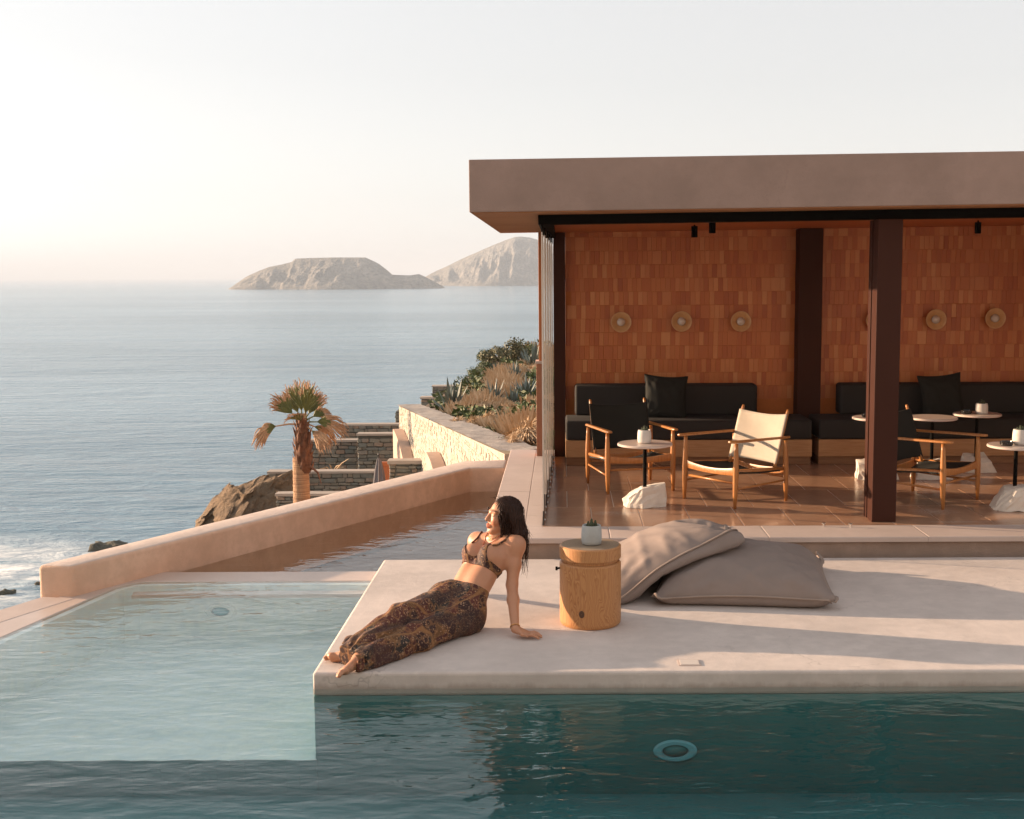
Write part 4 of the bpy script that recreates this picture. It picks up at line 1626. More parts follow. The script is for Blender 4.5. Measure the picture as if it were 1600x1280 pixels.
def stone_face(par, P, U, ztop_fn, length, zbot, N, mat, sw, sh, seed, limit=300, depth=.10, proud=1.0):
    """courses of uneven stones on a vertical face: origin P, direction U, outward normal N"""
    rnd = random.Random(seed)
    mes = []
    for vs, fs in SV:
        me = bpy.data.meshes.new('stone')
        me.from_pydata([tuple(v) for v in vs], [], fs)
        me.materials.append(MT[mat])
        mes.append(me)
    lst = []
    z = zbot
    zmax = max(ztop_fn(0), ztop_fn(length))
    while z < zmax:
        h = sh * rnd.uniform(.65, 1.35)
        u = -rnd.uniform(0, sw)
        while u < length:
            w = sw * rnd.uniform(.5, 1.7)
            u0, u1 = max(u, 0), min(u + w, length)
            if u1 - u0 > sw * .25 and z + h * .7 < ztop_fn((u0 + u1) / 2):
                hh = h * rnd.uniform(.82, 1.0)
                lst.append(((u0 + u1) / 2, z + h / 2 + rnd.uniform(-.1, .1) * h, u1 - u0 - .012, hh - .010, rnd.randrange(7), rnd.uniform(-.02, .035), rnd.uniform(-.08, .08)))
            u += w
        z += h
    P, U, N = Vector(P), Vector(U).normalized(), Vector(N).normalized()

    def centre(s):
        return P + U * s[0] + Vector((0, 0, s[1])) + N * (s[5] * proud - depth * .35)

    def size(s):
        c_ = centre(s)
        return -(s[2] * s[3]) / max(1, c_.y) ** 2
    lst.sort(key=size)
    rot = Matrix((U, -N, Vector((0, 0, 1)))).transposed()
    rest = MB()
    pc = par.matrix_parent_inverse.inverted() if par.parent else Matrix.Identity(4)
    for i, s in enumerate(lst):
        M4 = Matrix.Translation(centre(s)) @ rot.to_4x4() @ Matrix.Rotation(s[6], 4, 'Y') @ Matrix.Diagonal((s[2], depth, s[3], 1))
        if i < limit:
            o = bpy.data.objects.new('stone', mes[s[4]])
            COL.objects.link(o)
            o.parent = par
            o.matrix_local = M4
        else:
            vs, fs = SV[s[4]]
            rest.add([M4 @ v for v in vs], fs)
    if rest.v:
        o = obj('stone_rest', rest, mat, par, world=False)
        o['kind'] = 'stuff'


def front_wall(x0, x1, ytop, ybot, Y, thick, label, seed, sw=.24, sh=.115, side=True, cap=True):
    a, b = W(x0, ytop, Y), W(x1, ytop, Y)
    zt = (a.z + b.z) / 2
    zb = W((x0 + x1) / 2, ybot, Y).z - .3
    core = obj('stone_wall', MB().box(a.x + .03, b.x - .03, Y + .03, Y + thick, zb, zt - .03), 'mortar')
    tag(core, label, 'stone wall', 'dry stone terrace walls')
    stone_face(core, (a.x, Y + .02, 0), (1, 0, 0), lambda u: zt - .03, b.x - a.x, zb, (0, -1, 0), 'stone', sw, sh, seed)
    if cap:
        obj('cap', subdiv_noise(MB().box(a.x - .02, b.x + .02, Y - .03, Y + thick + .02, zt - .035, zt + .03), 3, .012, 2.0, seed), 'capstone', core, world=False)
    return core


front_wall(531, 630, 664, 700, 44, .4, 'farthest grey stone terrace wall with a level top, above the others', 21)
front_wall(558, 629, 679, 760, 39, .4, 'tall stone wall with pale cap left of the lit sloping wall', 22)
front_wall(484, 558, 689, 738, 40.5, .35, 'stone wall directly right of the palm trunk, behind the dry stalks', 23)
front_wall(418, 612, 738, 800, 36.5, .4, 'long low stone wall crossing behind the palm trunk', 24)
front_wall(607, 684, 722, 775, 24, .3, 'short stone wall with pale cap right of the closed parasol', 25, .19, .085)
front_wall(431, 565, 773, 815, 30, .3, 'lowest stone wall with pale cap at the foot of the palm', 26, .2, .09)
front_wall(617, 634, 642, 672, 46, 1.0, 'small stone pier at the far end of the lit sloping wall', 27, cap=False)
front_wall(657, 690, 622, 650, 50, .6, 'lower of two stone piers stepping down beside the garden kerb', 28)
front_wall(675, 712, 604, 640, 58, .6, 'upper of two stone piers stepping down beside the garden kerb', 29)
# plastered return at the left end of the low wall
a = W(417, 770, 36.3)
tag(obj('plaster_fin', MB().prism([(a.x - .25, 36.0), (a.x + .05, 36.4), (a.x + .05, 37.4), (a.x - .25, 37.0)], a.z - 2.0, a.z + .05), 'buttress', fix=True), 'small pale plaster end fin at the left of the low stone wall', 'wall')

# sunlit sloping garden wall
lw0, lw1 = Vector((-.70, 14.6, 0)), Vector((-3.86, 28.9, 0))
U = (lw1 - lw0).normalized()
N = Vector((-U.y, U.x, 0))
if N.x > 0:
    N = -N
L = (lw1 - lw0).length


def lwz(u):
    return bedz(14.6 + (28.9 - 14.6) * u / L) + .12


lwm = MB()
th = .42
A0, A1 = lw0, lw1
B0, B1 = lw0 - N * th, lw1 - N * th
zb = -6.5
n = 12
vs, fs = [], []
for i in range(n + 1):
    p = A0.lerp(A1, i / n)
    q = B0.lerp(B1, i / n)
    z = lwz(L * i / n)
    vs += [(p.x, p.y, zb), (p.x, p.y, z), (q.x, q.y, z), (q.x, q.y, zb)]
for i in range(n):
    for k in range(4):
        fs.append((i * 4 + k, i * 4 + (k + 1) % 4, i * 4 + 4 + (k + 1) % 4, i * 4 + 4 + k))
fs += [(0, 1, 2, 3), tuple(n * 4 + k for k in (3, 2, 1, 0))]
lw = tag(obj('garden_wall', lwm.add(vs, fs), 'creammortar', fix=True), 'sunlit cream rubble wall sloping down beside the planted garden', 'stone wall')
stone_face(lw, (A0.x, A0.y, 0) , (U.x, U.y, 0), lambda u: lwz(u) - .01, L, -3.6, (N.x, N.y, 0), 'creamstone', .125, .07, 31, depth=.03, proud=.32)
cp = MB()
vs, fs = [], []
n = 60
for i in range(n + 1):
    p = A0.lerp(A1, i / n) + N * .06
    q = B0.lerp(B1, i / n) - N * .05
    z = lwz(L * i / n)
    for j in range(9):
        r_ = p.lerp(q, j / 8)
        vs.append((r_.x, r_.y, z + .045 + .022 * fbm((r_.x, r_.y, 1), 3.5, 4)))
for i in range(n):
    for j in range(8):
        fs.append((i * 9 + j, i * 9 + j + 1, i * 9 + 10 + j, i * 9 + 9 + j))
obj('cap', cp.add(vs, fs), 'captop', lw, world=False, smooth=True)

# far kerb of the bed, seaward side
k0, k1 = G(690, 640, -1.0), None
kk = MB()
vs, fs = [], []
pts = [(672, 642, 29.5), (700, 617, 33), (722, 596, 38), (746, 573, 46), (766, 556, 55)]
prev = None
for x, y, Y in pts:
    p = W(x, y, Y)
    w = .5
    vs += [(p.x - .0, p.y, p.z - 4), (p.x - .0, p.y, p.z), (p.x + w, p.y + .1, p.z), (p.x + w, p.y + .1, p.z - 4)]
for i in range(len(pts) - 1):
    for k in range(4):
        fs.append((i * 4 + k, i * 4 + (k + 1) % 4, i * 4 + 4 + (k + 1) % 4, i * 4 + 4 + k))
fs += [(0, 1, 2, 3), tuple((len(pts) - 1) * 4 + k for k in (3, 2, 1, 0))]
tag(obj('garden_kerb', kk.add(vs, fs), 'captop', fix=True), 'pale stone kerb rising along the seaward side of the planted garden', 'kerb')


# rounded plaster fins leaning on the lit wall
def fin(u0, length, top, label):
    t = MB()
    prof = []
    for k in range(15):
        a = PI / 2 * k / 14
        prof.append((length * math.sin(a), top - 1.3 * (1 - math.cos(a))))
    prof += [(length, top - 4), (0, top - 4)]
    base = lw0 + U * u0
    vs = []
    for off in (.02, .24):
        for d_, z in prof:
            p = base - U * d_ + N * off + Vector((0, 0, 0))
            vs.append((p.x, p.y, z))
    n = len(prof)
    fs = [tuple(range(n)), tuple(range(2 * n - 1, n - 1, -1))] + [(i, n + i, n + (i + 1) % n, (i + 1) % n) for i in range(n)]
    tag(obj('plaster_buttress', t.add(vs, fs), 'buttress', fix=True), label, 'buttress', 'rounded plaster buttresses')


c = W(650, 690, 24)
fin(13.6, 3.6, W(632, 673, 27.5).z, 'taller rounded plaster fin against the lit rubble wall')
fin(6.6, 2.2, W(703, 713, 20.5).z, 'low rounded plaster fin just above the parapet')

# closed parasol and the orange door beside it
u = W(592, 712, 27)
t = thing('closed_parasol', 'folded grey parasol standing below the parapet', 'parasol', (u.x, u.y, u.z - 2.3))
m = MB()
nn = 24
prof = [(0.0, .02), (.05, .045), (.3, .09), (.8, .15), (1.25, .19), (1.3, .17)]
vs, fs = [], []
for d_, r in prof:
    for k in range(nn):
        a = 2 * PI * k / nn
        rr = r * (1 + .22 * (1 if k % 3 == 0 else -.5))
        vs.append((u.x + rr * math.cos(a), u.y + rr * math.sin(a), u.z - .05 - d_))
for i in range(len(prof) - 1):
    for k in range(nn):
        fs.append((i * nn + k, i * nn + (k + 1) % nn, (i + 1) * nn + (k + 1) % nn, (i + 1) * nn + k))
obj('canopy', m.add(vs, fs), 'parasol', t, smooth='auto')
obj('pole', MB().tube([(u.x, u.y, u.z - 2.3), (u.x, u.y, u.z)], .025, 8), 'rail', t)
obj('finial', MB().lathe([(.012, u.z - .01), (.03, u.z + .02), (.02, u.z + .05), (.002, u.z + .06)], 10, (u.x, u.y, 0)), 'rail', t, smooth=True)
d0, d1 = W(598, 724, 28), W(608, 724, 28)
dt = thing('timber_door', 'orange timber door panel beside the folded parasol', 'door', (d0.x, 28, d0.z - 2))
for k in range(3):
    a_, b_2 = d0.x + (d1.x - d0.x) * k / 3, d0.x + (d1.x - d0.x) * (k + 1) / 3
    obj('board', MB().box(a_ + .004, b_2 - .004, 28, 28.05, d0.z - 2, d0.z - .06), 'postorange', dt)
obj('lintel', MB().box(d0.x - .05, d1.x + .05, 27.97, 28.08, d0.z - .055, d0.z + .03), 'postorange', dt)

# dry stalks by the wall
sk = thing('dry_stalks', 'thin dry yellow stalks in front of the stone wall by the palm', 'plant', tuple(W(525, 734, 40)))
for k, (x0, y0, x1, y1) in enumerate(((525, 735, 545, 717), (519, 735, 514, 726), (522, 735, 530, 727), (515, 736, 507, 730), (528, 736, 537, 730), (512, 736, 500, 733))):
    p, q = W(x0, y0, 40), W(x1, y1, 39.7)
    obj('stalk', MB().tube([p, p.lerp(q, .5) + Vector((0, 0, .05)), q], [.03, .022, .01], 6), 'grass', sk)


# ------------------------------------------------------------------ palm
def build_palm():
    Y = 27.0
    base = W(472, 800, Y)
    topc = W(471, 655, Y)
    t = thing('fan_palm', 'small fan palm with drying fronds standing behind the parapet', 'palm tree', (base.x, Y, base.z - 1.5))
    tr = []
    zb, zt = base.z - 1.5, topc.z
    n = 40
    for i in range(n + 1):
        f = i / n
        r = .205 - .035 * f + .006 * (i % 2)
        tr.append((r, zb + (W(474, 715, Y).z - zb) * f))
    obj('trunk', MB().lathe(tr, 24, (base.x, Y, 0)), 'palmtrunk', t, smooth=True)
    # skirt of old leaf bases
    z0, z1 = W(474, 735, Y).z, W(471, 655, Y).z
    bx = topc.x + .02
    rnd = random.Random(5)
    obj('boot_core', MB().lathe([(.15, z0 - .05), (.18, z0 + .1), (.185, z0 + .45), (.15, z0 + .75), (.13, z0 + .95), (.10, z1)], 20, (bx, Y, 0)), 'palmboot', t, smooth=True)
    for k in range(46):
        a = k * 2.4
        f = k / 46
        z = z0 + (z1 - z0) * (.0 + f * .95)
        r = .165 if f < .55 else .165 - .07 * (f - .55) / .45
        d = Vector((math.cos(a), math.sin(a), 0))
        s_ = Vector((-d.y, d.x, 0))
        p = Vector((bx, Y, z)) + d * r
        lng = rnd.uniform(.16, .30)
        out = rnd.uniform(.02, .10)
        w = .065
        m = MB()
        q = p + d * out * .4 + Vector((0, 0, lng * .5))
        e = p + d * out + Vector((0, 0, lng))
        m.add([p - s_ * w, p + s_ * w, q + s_ * w * .7, q - s_ * w * .7, e + s_ * .012, e - s_ * .012, p + d * .03, q + d * .03],
              [(0, 6, 7, 3), (6, 1, 2, 7), (3, 7, 4, 5), (7, 2, 4), (0, 3, 2, 1)])
        obj('leaf_base', m, 'palmboot', t)
    # hanging sheath flap on the right
    p = W(484, 728, Y - .2)
    q = W(502, 756, Y - .2)
    obj('leaf_base', MB().tube([p, p.lerp(q, .5) + Vector((.05, 0, .05)), q], [.07, .055, .012], 6, True, .35), 'palmboot', t)

    def frond(name, org, d, length, spread, nseg, droop, mats, seed, petiole=.35, dry=.5, up=None):
        rnd = random.Random(seed)
        d = Vector(d).normalized()
        hub = org + d * petiole * length
        upv = Vector(up) if up else Vector((0, -1, .3))
        side = d.cross(upv).normalized()
        nrm = side.cross(d).normalized()
        fr = obj(name, MB().tube([org, org.lerp(hub, .5) + Vector((0, 0, .03)), hub], [.026, .020, .014], 6), mats[0], t)
        mg, md = MB(), MB()
        for k in range(nseg):
            a = (k / (nseg - 1) - .5) * spread
            sd_ = (d * math.cos(a) + side * math.sin(a)).normalized()
            sl_ = length * (1 - petiole) * (1 - .28 * abs(a / spread * 2) ** 1.6) * rnd.uniform(.85, 1.08)
            pts, ws = [], []
            N_ = 7
            for i in range(N_ + 1):
                f = i / N_
                g = f ** 2.2
                pt_ = hub + sd_ * sl_ * f * (1 - .25 * droop * g) + Vector((0, 0, -1)) * droop * sl_ * g * rnd.uniform(.9, 1.1) + nrm * .02 * math.sin(k * 2.1) * f + Vector((rnd.uniform(-1, 1), rnd.uniform(-1, 1), rnd.uniform(-1, 1))) * .018 * f
                pts.append(pt_)
                ws.append((.022 * math.sin(min(1, f * 1.5 + .18) * PI * .5) * (1 - f) ** .45 + .0035))
            cut = int(N_ * (1 - dry) + rnd.uniform(-.5, .9))
            for i in range(N_):
                tdir = (pts[i + 1] - pts[i]).normalized()
                wdir = tdir.cross(nrm)
                if wdir.length < .1:
                    wdir = side
                wdir.normalize()
                mm = mg if i < cut else md
                fold = nrm * .010
                vs = [pts[i] - wdir * ws[i], pts[i] + fold, pts[i] + wdir * ws[i], pts[i + 1] - wdir * ws[i + 1], pts[i + 1] + fold, pts[i + 1] + wdir * ws[i + 1]]
                mm.add(vs, [(0, 1, 4, 3), (1, 2, 5, 4)])
            if rnd.random() < .75:                     # threads at the tip
                for _ in range(2):
                    e = pts[-1] + Vector((rnd.uniform(-.06, .06), rnd.uniform(-.05, .05), -rnd.uniform(.03, .16)))
                    md.add([pts[-1], pts[-1] + side * .007, e], [(0, 1, 2)])
        for mm, mt, nm in ((mg, mats[1], 'blade'), (md, mats[2], 'dry_tip')):
            if mm.v:
                o = obj(nm, mm, mt, fr, world=False)
        return fr
    crown = Vector((bx, Y, z1 - .12))
    GM = ('palmgreen', 'palmgreen', 'palmdry')
    DM = ('palmdry', 'palmgreen', 'palmdry')
    K = Y / FPX      # metres for a pixel there

    def aim(px_, py_, dy):
        return (W(px_, py_, Y + dy) - crown)
    for i, (px_, py_, dy, sp, droop, dry, mats, pet) in enumerate((
            (468, 600, .1, .9, .05, .16, GM, .30),
            (486, 606, -.25, .8, .06, .18, GM, .28),
            (432, 620, -.1, .9, .10, .35, GM, .34),
            (512, 634, .1, .9, .35, .40, GM, .36),
            (538, 652, -.1, .85, .42, .60, GM, .30),
            (402, 668, -.15, 1.0, .62, .55, DM, .50),
            (512, 690, -.45, .7, .30, .85, DM, .35),
            (458, 640, -.6, .9, .25, .3, GM, .25),
            (452, 610, .3, .7, .05, .3, GM, .3),
            (500, 616, .35, .7, .10, .35, GM, .3),
            (520, 672, .2, .7, .5, .7, DM, .34),
            )):
        v = aim(px_, py_, dy)
        frond('frond', crown.copy(), v, v.length * (1.2 if i != 6 else 1.1), sp * 1.35, 23, droop, mats, 40 + i, pet, dry)


build_palm()


# ------------------------------------------------------------------ garden plants
def grass_tuft(p, r, h, label, seed, n=900):
    rnd = random.Random(seed)
    t = thing('fountain_grass', label, 'grass', tuple(p), 0, 'clumps of dry fountain grass')
    m = MB()
    for _ in range(n):
        a = rnd.uniform(0, 2 * PI)
        q = rnd.random() ** .6
        d = Vector((math.cos(a), math.sin(a), 0))
        b = Vector(p) + d * r * .25 * rnd.random()
        reach = r * q * 1.05
        hh = h * rnd.uniform(.65, 1.05) * (1 - .35 * q)
        m1 = b + d * reach * .45 + Vector((0, 0, hh * .8))
        e = b + d * reach + Vector((rnd.uniform(-.1, .1) * r + .08 * r, rnd.uniform(-.1, .1) * r, hh * (1.0 - .45 * q)))
        w = Vector((-d.y, d.x, 0)) * r * .012
        w2 = Vector((-d.y, d.x, .3)) * r * .022
        m.add([b - w, b + w, m1 + w, m1 - w, e], [(0, 1, 2, 3), (3, 2, 4)])
        pl = m1.lerp(e, .55)
        m.add([m1 + w2 * .2, pl + w2, e, pl - w2], [(0, 1, 2, 3)])
    obj('blades', m, 'grass', t)
    return t


def shrub(p, r, h, mat, label, seed, n=900, cat='shrub', group='garden shrubs'):
    rnd = random.Random(seed)
    t = thing('garden_shrub', label, cat, tuple(p), 0, group)
    m = MB()
    P_ = Vector(p)
    lobes = [(Vector((rnd.uniform(-.5, .5) * r, rnd.uniform(-.5, .5) * r, h * rnd.uniform(.35, .62))), rnd.uniform(.42, .62)) for _ in range(7)]
    for _ in range(n):
        c_, k = rnd.choice(lobes)
        v = Vector((rnd.gauss(0, 1), rnd.gauss(0, 1), rnd.gauss(0, 1))).normalized()
        q = P_ + c_ + Vector((v.x * r * k, v.y * r * k, v.z * h * k * .75)) * rnd.uniform(.7, 1.06)
        if q.z < P_.z + .02:
            continue
        s = r * rnd.uniform(.06, .11)
        a = Vector((rnd.gauss(0, 1), rnd.gauss(0, 1), rnd.gauss(0, .6))).normalized()
        b = a.cross(v)
        if b.length < .1:
            continue
        b.normalize()
        m.add([q - a * s, q - b * s * .5, q + a * s, q + b * s * .5], [(0, 1, 2, 3)])
    obj('foliage', m, mat, t)
    tw = MB()
    for k in range(8):
        a = k * .8
        tw.tube([P_, P_ + Vector((math.cos(a) * r * .5, math.sin(a) * r * .5, h * .6))], [r * .03, r * .012], 5)
    obj('stems', tw, 'twig', t)
    return t


def agave(p, r, h, label, seed, n=20):
    rnd = random.Random(seed)
    t = thing('agave_plant', label, 'agave', tuple(p), 0, 'blue-grey agaves in the garden')
    P_ = Vector(p)
    for k in range(n):
        a = k * 2.399 + rnd.uniform(-.2, .2)
        el = math.radians(rnd.uniform(18, 85) if k > 5 else rnd.uniform(60, 88))
        d = Vector((math.cos(a) * math.cos(el), math.sin(a) * math.cos(el), math.sin(el)))
        ln = math.hypot(r * math.cos(el), h * math.sin(el)) * rnd.uniform(.8, 1.1)
        s = Vector((-math.sin(a), math.cos(a), 0))
        nr = s.cross(d).normalized()
        m = MB()
        N_ = 5
        vs = []
        bend = rnd.uniform(-.05, .22)
        for i in range(N_ + 1):
            f = i / N_
            w = r * .11 * (1 - f ** 2.2) * (.75 + .6 * min(f * 2, 1))
            c_ = P_ + d * ln * f - Vector((0, 0, 1)) * bend * ln * f * f
            vs += [c_ - s * w + nr * w * .35, c_ - nr * w * .25, c_ + s * w + nr * w * .35]
        fs = []
        for i in range(N_):
            fs += [(i * 3, i * 3 + 1, i * 3 + 4, i * 3 + 3), (i * 3 + 1, i * 3 + 2, i * 3 + 5, i * 3 + 4)]
        obj('leaf', m.add(vs, fs), 'agave', t)
    return t


def bedpt(x, y):                      # where the ray through (x, y) meets the bed
    d = ray(x, y)
    lo = 14.0
    Y = lo
    while Y < 58:
        p = CAMP + d * (Y / d.y)
        if p.z <= bedz(Y):
            return Vector((p.x, Y, bedz(Y)))
        Y += .1
    p = CAMP + d * (57 / d.y)
    return Vector((p.x, 57, bedz(57)))


def pxm(Y):
    return Y / FPX


GR = [(716, 674, 16, 22, 'leftmost in the front row'), (741, 676, 15, 24, 'second in the front row'), (764, 672, 17, 26, 'with brown shade, third in the front row'), (752, 652, 18, 24, 'behind the front row, in the middle'),
      (789, 655, 18, 22, 'right of the middle, between agaves'), (826, 706, 30, 46, 'big tawny one beside the terrace strip'), (803, 712, 12, 32, 'orange one at the near end of the garden wall'),
      (828, 652, 20, 26, 'against the pavilion post, mid height'), (812, 664, 18, 22, 'greyish one left of the pavilion post'), (768, 604, 12, 14, 'upper one left of the tall agave'),
      (786, 598, 14, 16, 'upper one on the slope, rounded'), (812, 590, 13, 18, 'pale one high on the slope'), (829, 588, 13, 16, 'pale one high by the pavilion post'), (832, 622, 14, 18, 'pale one right of the dark agave'),
      (808, 620, 13, 14, 'small pale one above the dark agaves')]
for i, (x, y, rp, hp, lab) in enumerate(GR):
    p = bedpt(x, y)
    k = pxm(p.y)
    grass_tuft(p, rp * k * 1.45, hp * k * 1.3, 'dry fountain grass clump, ' + lab, 60 + i)
SHR = [(727, 614, 15, 22, 'shrub', 'round bright green shrub at the kerb'), (704, 656, 14, 9, 'shrub', 'low green ground shrub at the far corner of the lit wall'), (722, 664, 14, 10, 'shrub', 'low green shrub left of the front grass row'),
       (762, 686, 17, 14, 'shrub', 'green shrub just above the garden wall'), (778, 684, 18, 14, 'shrub', 'green shrub under the brown grass'), (784, 704, 15, 16, 'shrub', 'dark green shrub nearest the wall end'),
       (740, 592, 12, 14, 'shrub', 'small green shrub below the dark hedge'), (758, 584, 14, 16, 'shrub', 'green shrub in the upper row, left'), (775, 575, 26, 26, 'shrubolive', 'brownish olive bush at the top left of the garden'),
       (800, 572, 24, 34, 'shrubolive', 'tallest olive bush at the top of the garden'), (826, 570, 16, 28, 'shrub', 'dark bush at the top beside the pavilion post'), (768, 622, 16, 10, 'shrubgrey', 'grey mound of leaves in the middle of the slope'),
       (782, 584, 22, 12, 'shrubgrey', 'grey hedge strip below the upper bushes'), (735, 634, 18, 10, 'shrubolive', 'low olive shrub right of the big left agave'), (822, 678, 16, 14, 'shrubgrey', 'grey shrub behind the big tawny grass'),
       (756, 566, 14, 14, 'shrub', 'dark shrub at the seaward top of the kerb'), (806, 646, 14, 12, 'shrub', 'dark green shrub between the agaves'), (738, 652, 14, 8, 'shrubgrey', 'greyish mound behind the left grasses')]
for i, (x, y, rp, hp, mt, lab) in enumerate(SHR):
    p = bedpt(x, y)
    k = pxm(p.y)
    shrub(p, rp * k * 1.25, hp * k * 1.4, mt, lab, 90 + i)
AG = [(706, 652, 24, 44, 'large agave at the left end of the garden'), (771, 638, 16, 32, 'upright agave in the middle of the slope'), (802, 640, 15, 28, 'dark agave right of the middle one'), (822, 628, 18, 34, 'agave close to the pavilion post, upper'),
      (806, 602, 14, 28, 'pale agave high on the slope'), (790, 690, 13, 30, 'agave with pale blades above the wall end'), (833, 680, 14, 34, 'agave half hidden by the pavilion post'), (834, 580, 16, 36, 'agave at the top by the pavilion post'),
      (822, 574, 12, 22, 'small agave at the top of the slope')]
for i, (x, y, rp, hp, lab) in enumerate(AG):
    p = bedpt(x, y)
    k = pxm(p.y)
    agave(p, rp * k * 1.5, hp * k * 1.45, 'blue-grey ' + lab, 120 + i)

# low growth between the clumps: nobody could count it
gc, gd = MB(), MB()
rnd = random.Random(77)
for _ in range(22000):
    Y = 14.6 + 42 * rnd.random() ** 1.5
    X = bedx(Y) + .62 + rnd.random() * (2.2 + .10 * (Y - 14))
    k = noise.noise(Vector((X * .9, Y * .45, 2.0)))
    q = Vector((X, Y, bedz(Y)))
    s = rnd.uniform(.03, .07) * (1 + Y / 60)
    a = Vector((rnd.gauss(0, 1), rnd.gauss(0, 1), rnd.gauss(0, .7))).normalized()
    if k > .02:
        hgt = .10 + .40 * min(1, k * 2.4) * rnd.random()
        b = a.cross(Vector((rnd.gauss(0, 1), rnd.gauss(0, 1), rnd.gauss(0, 1)))).normalized()
        c = q + Vector((0, 0, hgt))
        gc.add([c - a * s, c - b * s * .5, c + a * s, c + b * s * .5], [(0, 1, 2, 3)])
    elif k < -.03:
        hgt = .22 + .35 * min(1, -k * 2.2) * rnd.random()
        for _k in range(2):
            e = q + Vector((rnd.uniform(-.22, .22), rnd.uniform(-.22, .22), hgt))
            w = Vector((.012, 0, 0)) * (1 + Y / 40)
            gd.add([q - w, q + w, e + w * .4, e - w * .4], [(0, 1, 2, 3)])
for nm, mm, mt in (('ground_cover', gc, 'shrub'), ('dry_grass_cover', gd, 'grass')):
    o = obj(nm, mm, mt)
    o['kind'] = 'stuff'

# air between here and the headlands
hb = obj('haze', MB().box(-43000, 43000, -43000, 43000, ZS - 1.5, 165), None)
hm = Mat('haze_air')
hv = hm.n('VolumePrincipled', Color=(.60, .66, .74, 1), Density=HAZE, Anisotropy=.0)
hm.t.links.new(hv, hm.o.inputs[1])
hb.data.materials.append(hm.m)
hb['kind'] = 'stuff'


# ------------------------------------------------------------------ the woman on the deck
def nv(a):
    a = np.array(a, dtype=np.float64)
    return a / np.linalg.norm(a)


def np3(v):
    return np.array([v[0], v[1], v[2]], dtype=np.float64)


class SDF:
    """signed distance field on a grid, turned into one smooth closed surface"""

    def __init__(s, lo, hi, h):
        s.lo = np.array(lo, float)
        s.h = h
        s.n = np.ceil((np.array(hi, float) - s.lo) / h).astype(int) + 1
        s.d = np.full(s.n, .2, np.float32)

    def sub(s, lo, hi):
        a = np.maximum(np.floor((np.array(lo) - s.lo) / s.h).astype(int), 0)
        b = np.minimum(np.ceil((np.array(hi) - s.lo) / s.h).astype(int) + 1, s.n)
        if np.any(b <= a):
            return None, None
        sl = tuple(slice(a[i], b[i]) for i in range(3))
        ax = [s.lo[i] + s.h * np.arange(a[i], b[i]) for i in range(3)]
        P_ = np.stack(np.meshgrid(*ax, indexing='ij'), -1).astype(np.float32)
        return sl, P_

    def full(s):
        return s.sub(s.lo, s.lo + s.h * s.n)

    def prim(s, kind, k, *a):
        lo, hi = bounds(kind, *a)
        m = k + .03
        sl, P_ = s.sub(lo - m, hi + m)
        if sl is None:
            return
        s.d[sl] = smin(s.d[sl], dist(kind, P_, *a), k)

    def cut(s, kind, k, *a):
        lo, hi = bounds(kind, *a)
        sl, P_ = s.sub(lo - k - .03, hi + k + .03)
        if sl is None:
            return
        s.d[sl] = -smin(-s.d[sl], dist(kind, P_, *a), k)

    def mesh(s, smooth=1):
        d, n = s.d, s.n
        ins = d < 0
        c = sum(ins[i:n[0] - 1 + i, j:n[1] - 1 + j, k:n[2] - 1 + k].astype(np.int8) for i in (0, 1) for j in (0, 1) for k in (0, 1))
        cells = np.argwhere((c > 0) & (c < 8))
        idx = np.full(n - 1, -1, np.int32)
        idx[tuple(cells.T)] = np.arange(len(cells))
        acc = np.zeros((len(cells), 3))
        cnt = np.zeros(len(cells))
        cor = [(i, j, k) for i in (0, 1) for j in (0, 1) for k in (0, 1)]
        for a in cor:
            for b in cor:
                df = [b[q] - a[q] for q in range(3)]
                if sum(df) == 1 and min(df) == 0:
                    da = d[cells[:, 0] + a[0], cells[:, 1] + a[1], cells[:, 2] + a[2]].astype(float)
                    db = d[cells[:, 0] + b[0], cells[:, 1] + b[1], cells[:, 2] + b[2]].astype(float)
                    x = (da < 0) != (db < 0)
                    t = np.where(x, da / np.where(x, da - db, 1), 0)
                    p = np.array(a)[None] + t[:, None] * np.array(df)[None]
                    acc[x] += p[x]
                    cnt[x] += 1
        V_ = (cells + acc / cnt[:, None]) * s.h + s.lo
        F_ = []
        for ax in range(3):
            u, w = (ax + 1) % 3, (ax + 2) % 3
            sa = [slice(None)] * 3
            sb = [slice(None)] * 3
            sa[ax] = slice(0, -1)
            sb[ax] = slice(1, None)
            A, B = ins[tuple(sa)], ins[tuple(sb)]
            e = np.argwhere(A != B)
            e = e[(e[:, u] > 0) & (e[:, w] > 0) & (e[:, u] < n[u] - 1) & (e[:, w] < n[w] - 1)]
            fl = A[tuple(e.T)]
            q = []
            for du, dw in ((1, 1), (0, 1), (0, 0), (1, 0)):
                o_ = e.copy()
                o_[:, u] -= du
                o_[:, w] -= dw
                q.append(idx[tuple(o_.T)])
            q = np.stack(q, 1)
            q[~fl] = q[~fl][:, ::-1]
            F_.append(q)
        F_ = np.concatenate(F_)
        for _ in range(smooth):
            sm = np.zeros_like(V_)
            ct = np.zeros(len(V_))
            for i in range(4):
                a, b = F_[:, i], F_[:, (i + 1) % 4]
                np.add.at(sm, a, V_[b])
                np.add.at(ct, a, 1)
                np.add.at(sm, b, V_[a])
                np.add.at(ct, b, 1)
            V_ = V_ * .5 + .5 * sm / ct[:, None]
        return V_, F_


def smin(a, b, k):
    if k <= 0:
        return np.minimum(a, b)
    h = np.clip(.5 + .5 * (b - a) / k, 0, 1)
    return b + (a - b) * h - k * h * (1 - h)


def bounds(kind, *a):
    if kind == 'c':
        A, B, ra, rb = a
        r = max(ra, rb)
        return np.minimum(A, B) - r, np.maximum(A, B) + r
    C_, R_, rad = a
    m = max(rad)
    return np.array(C_) - m, np.array(C_) + m


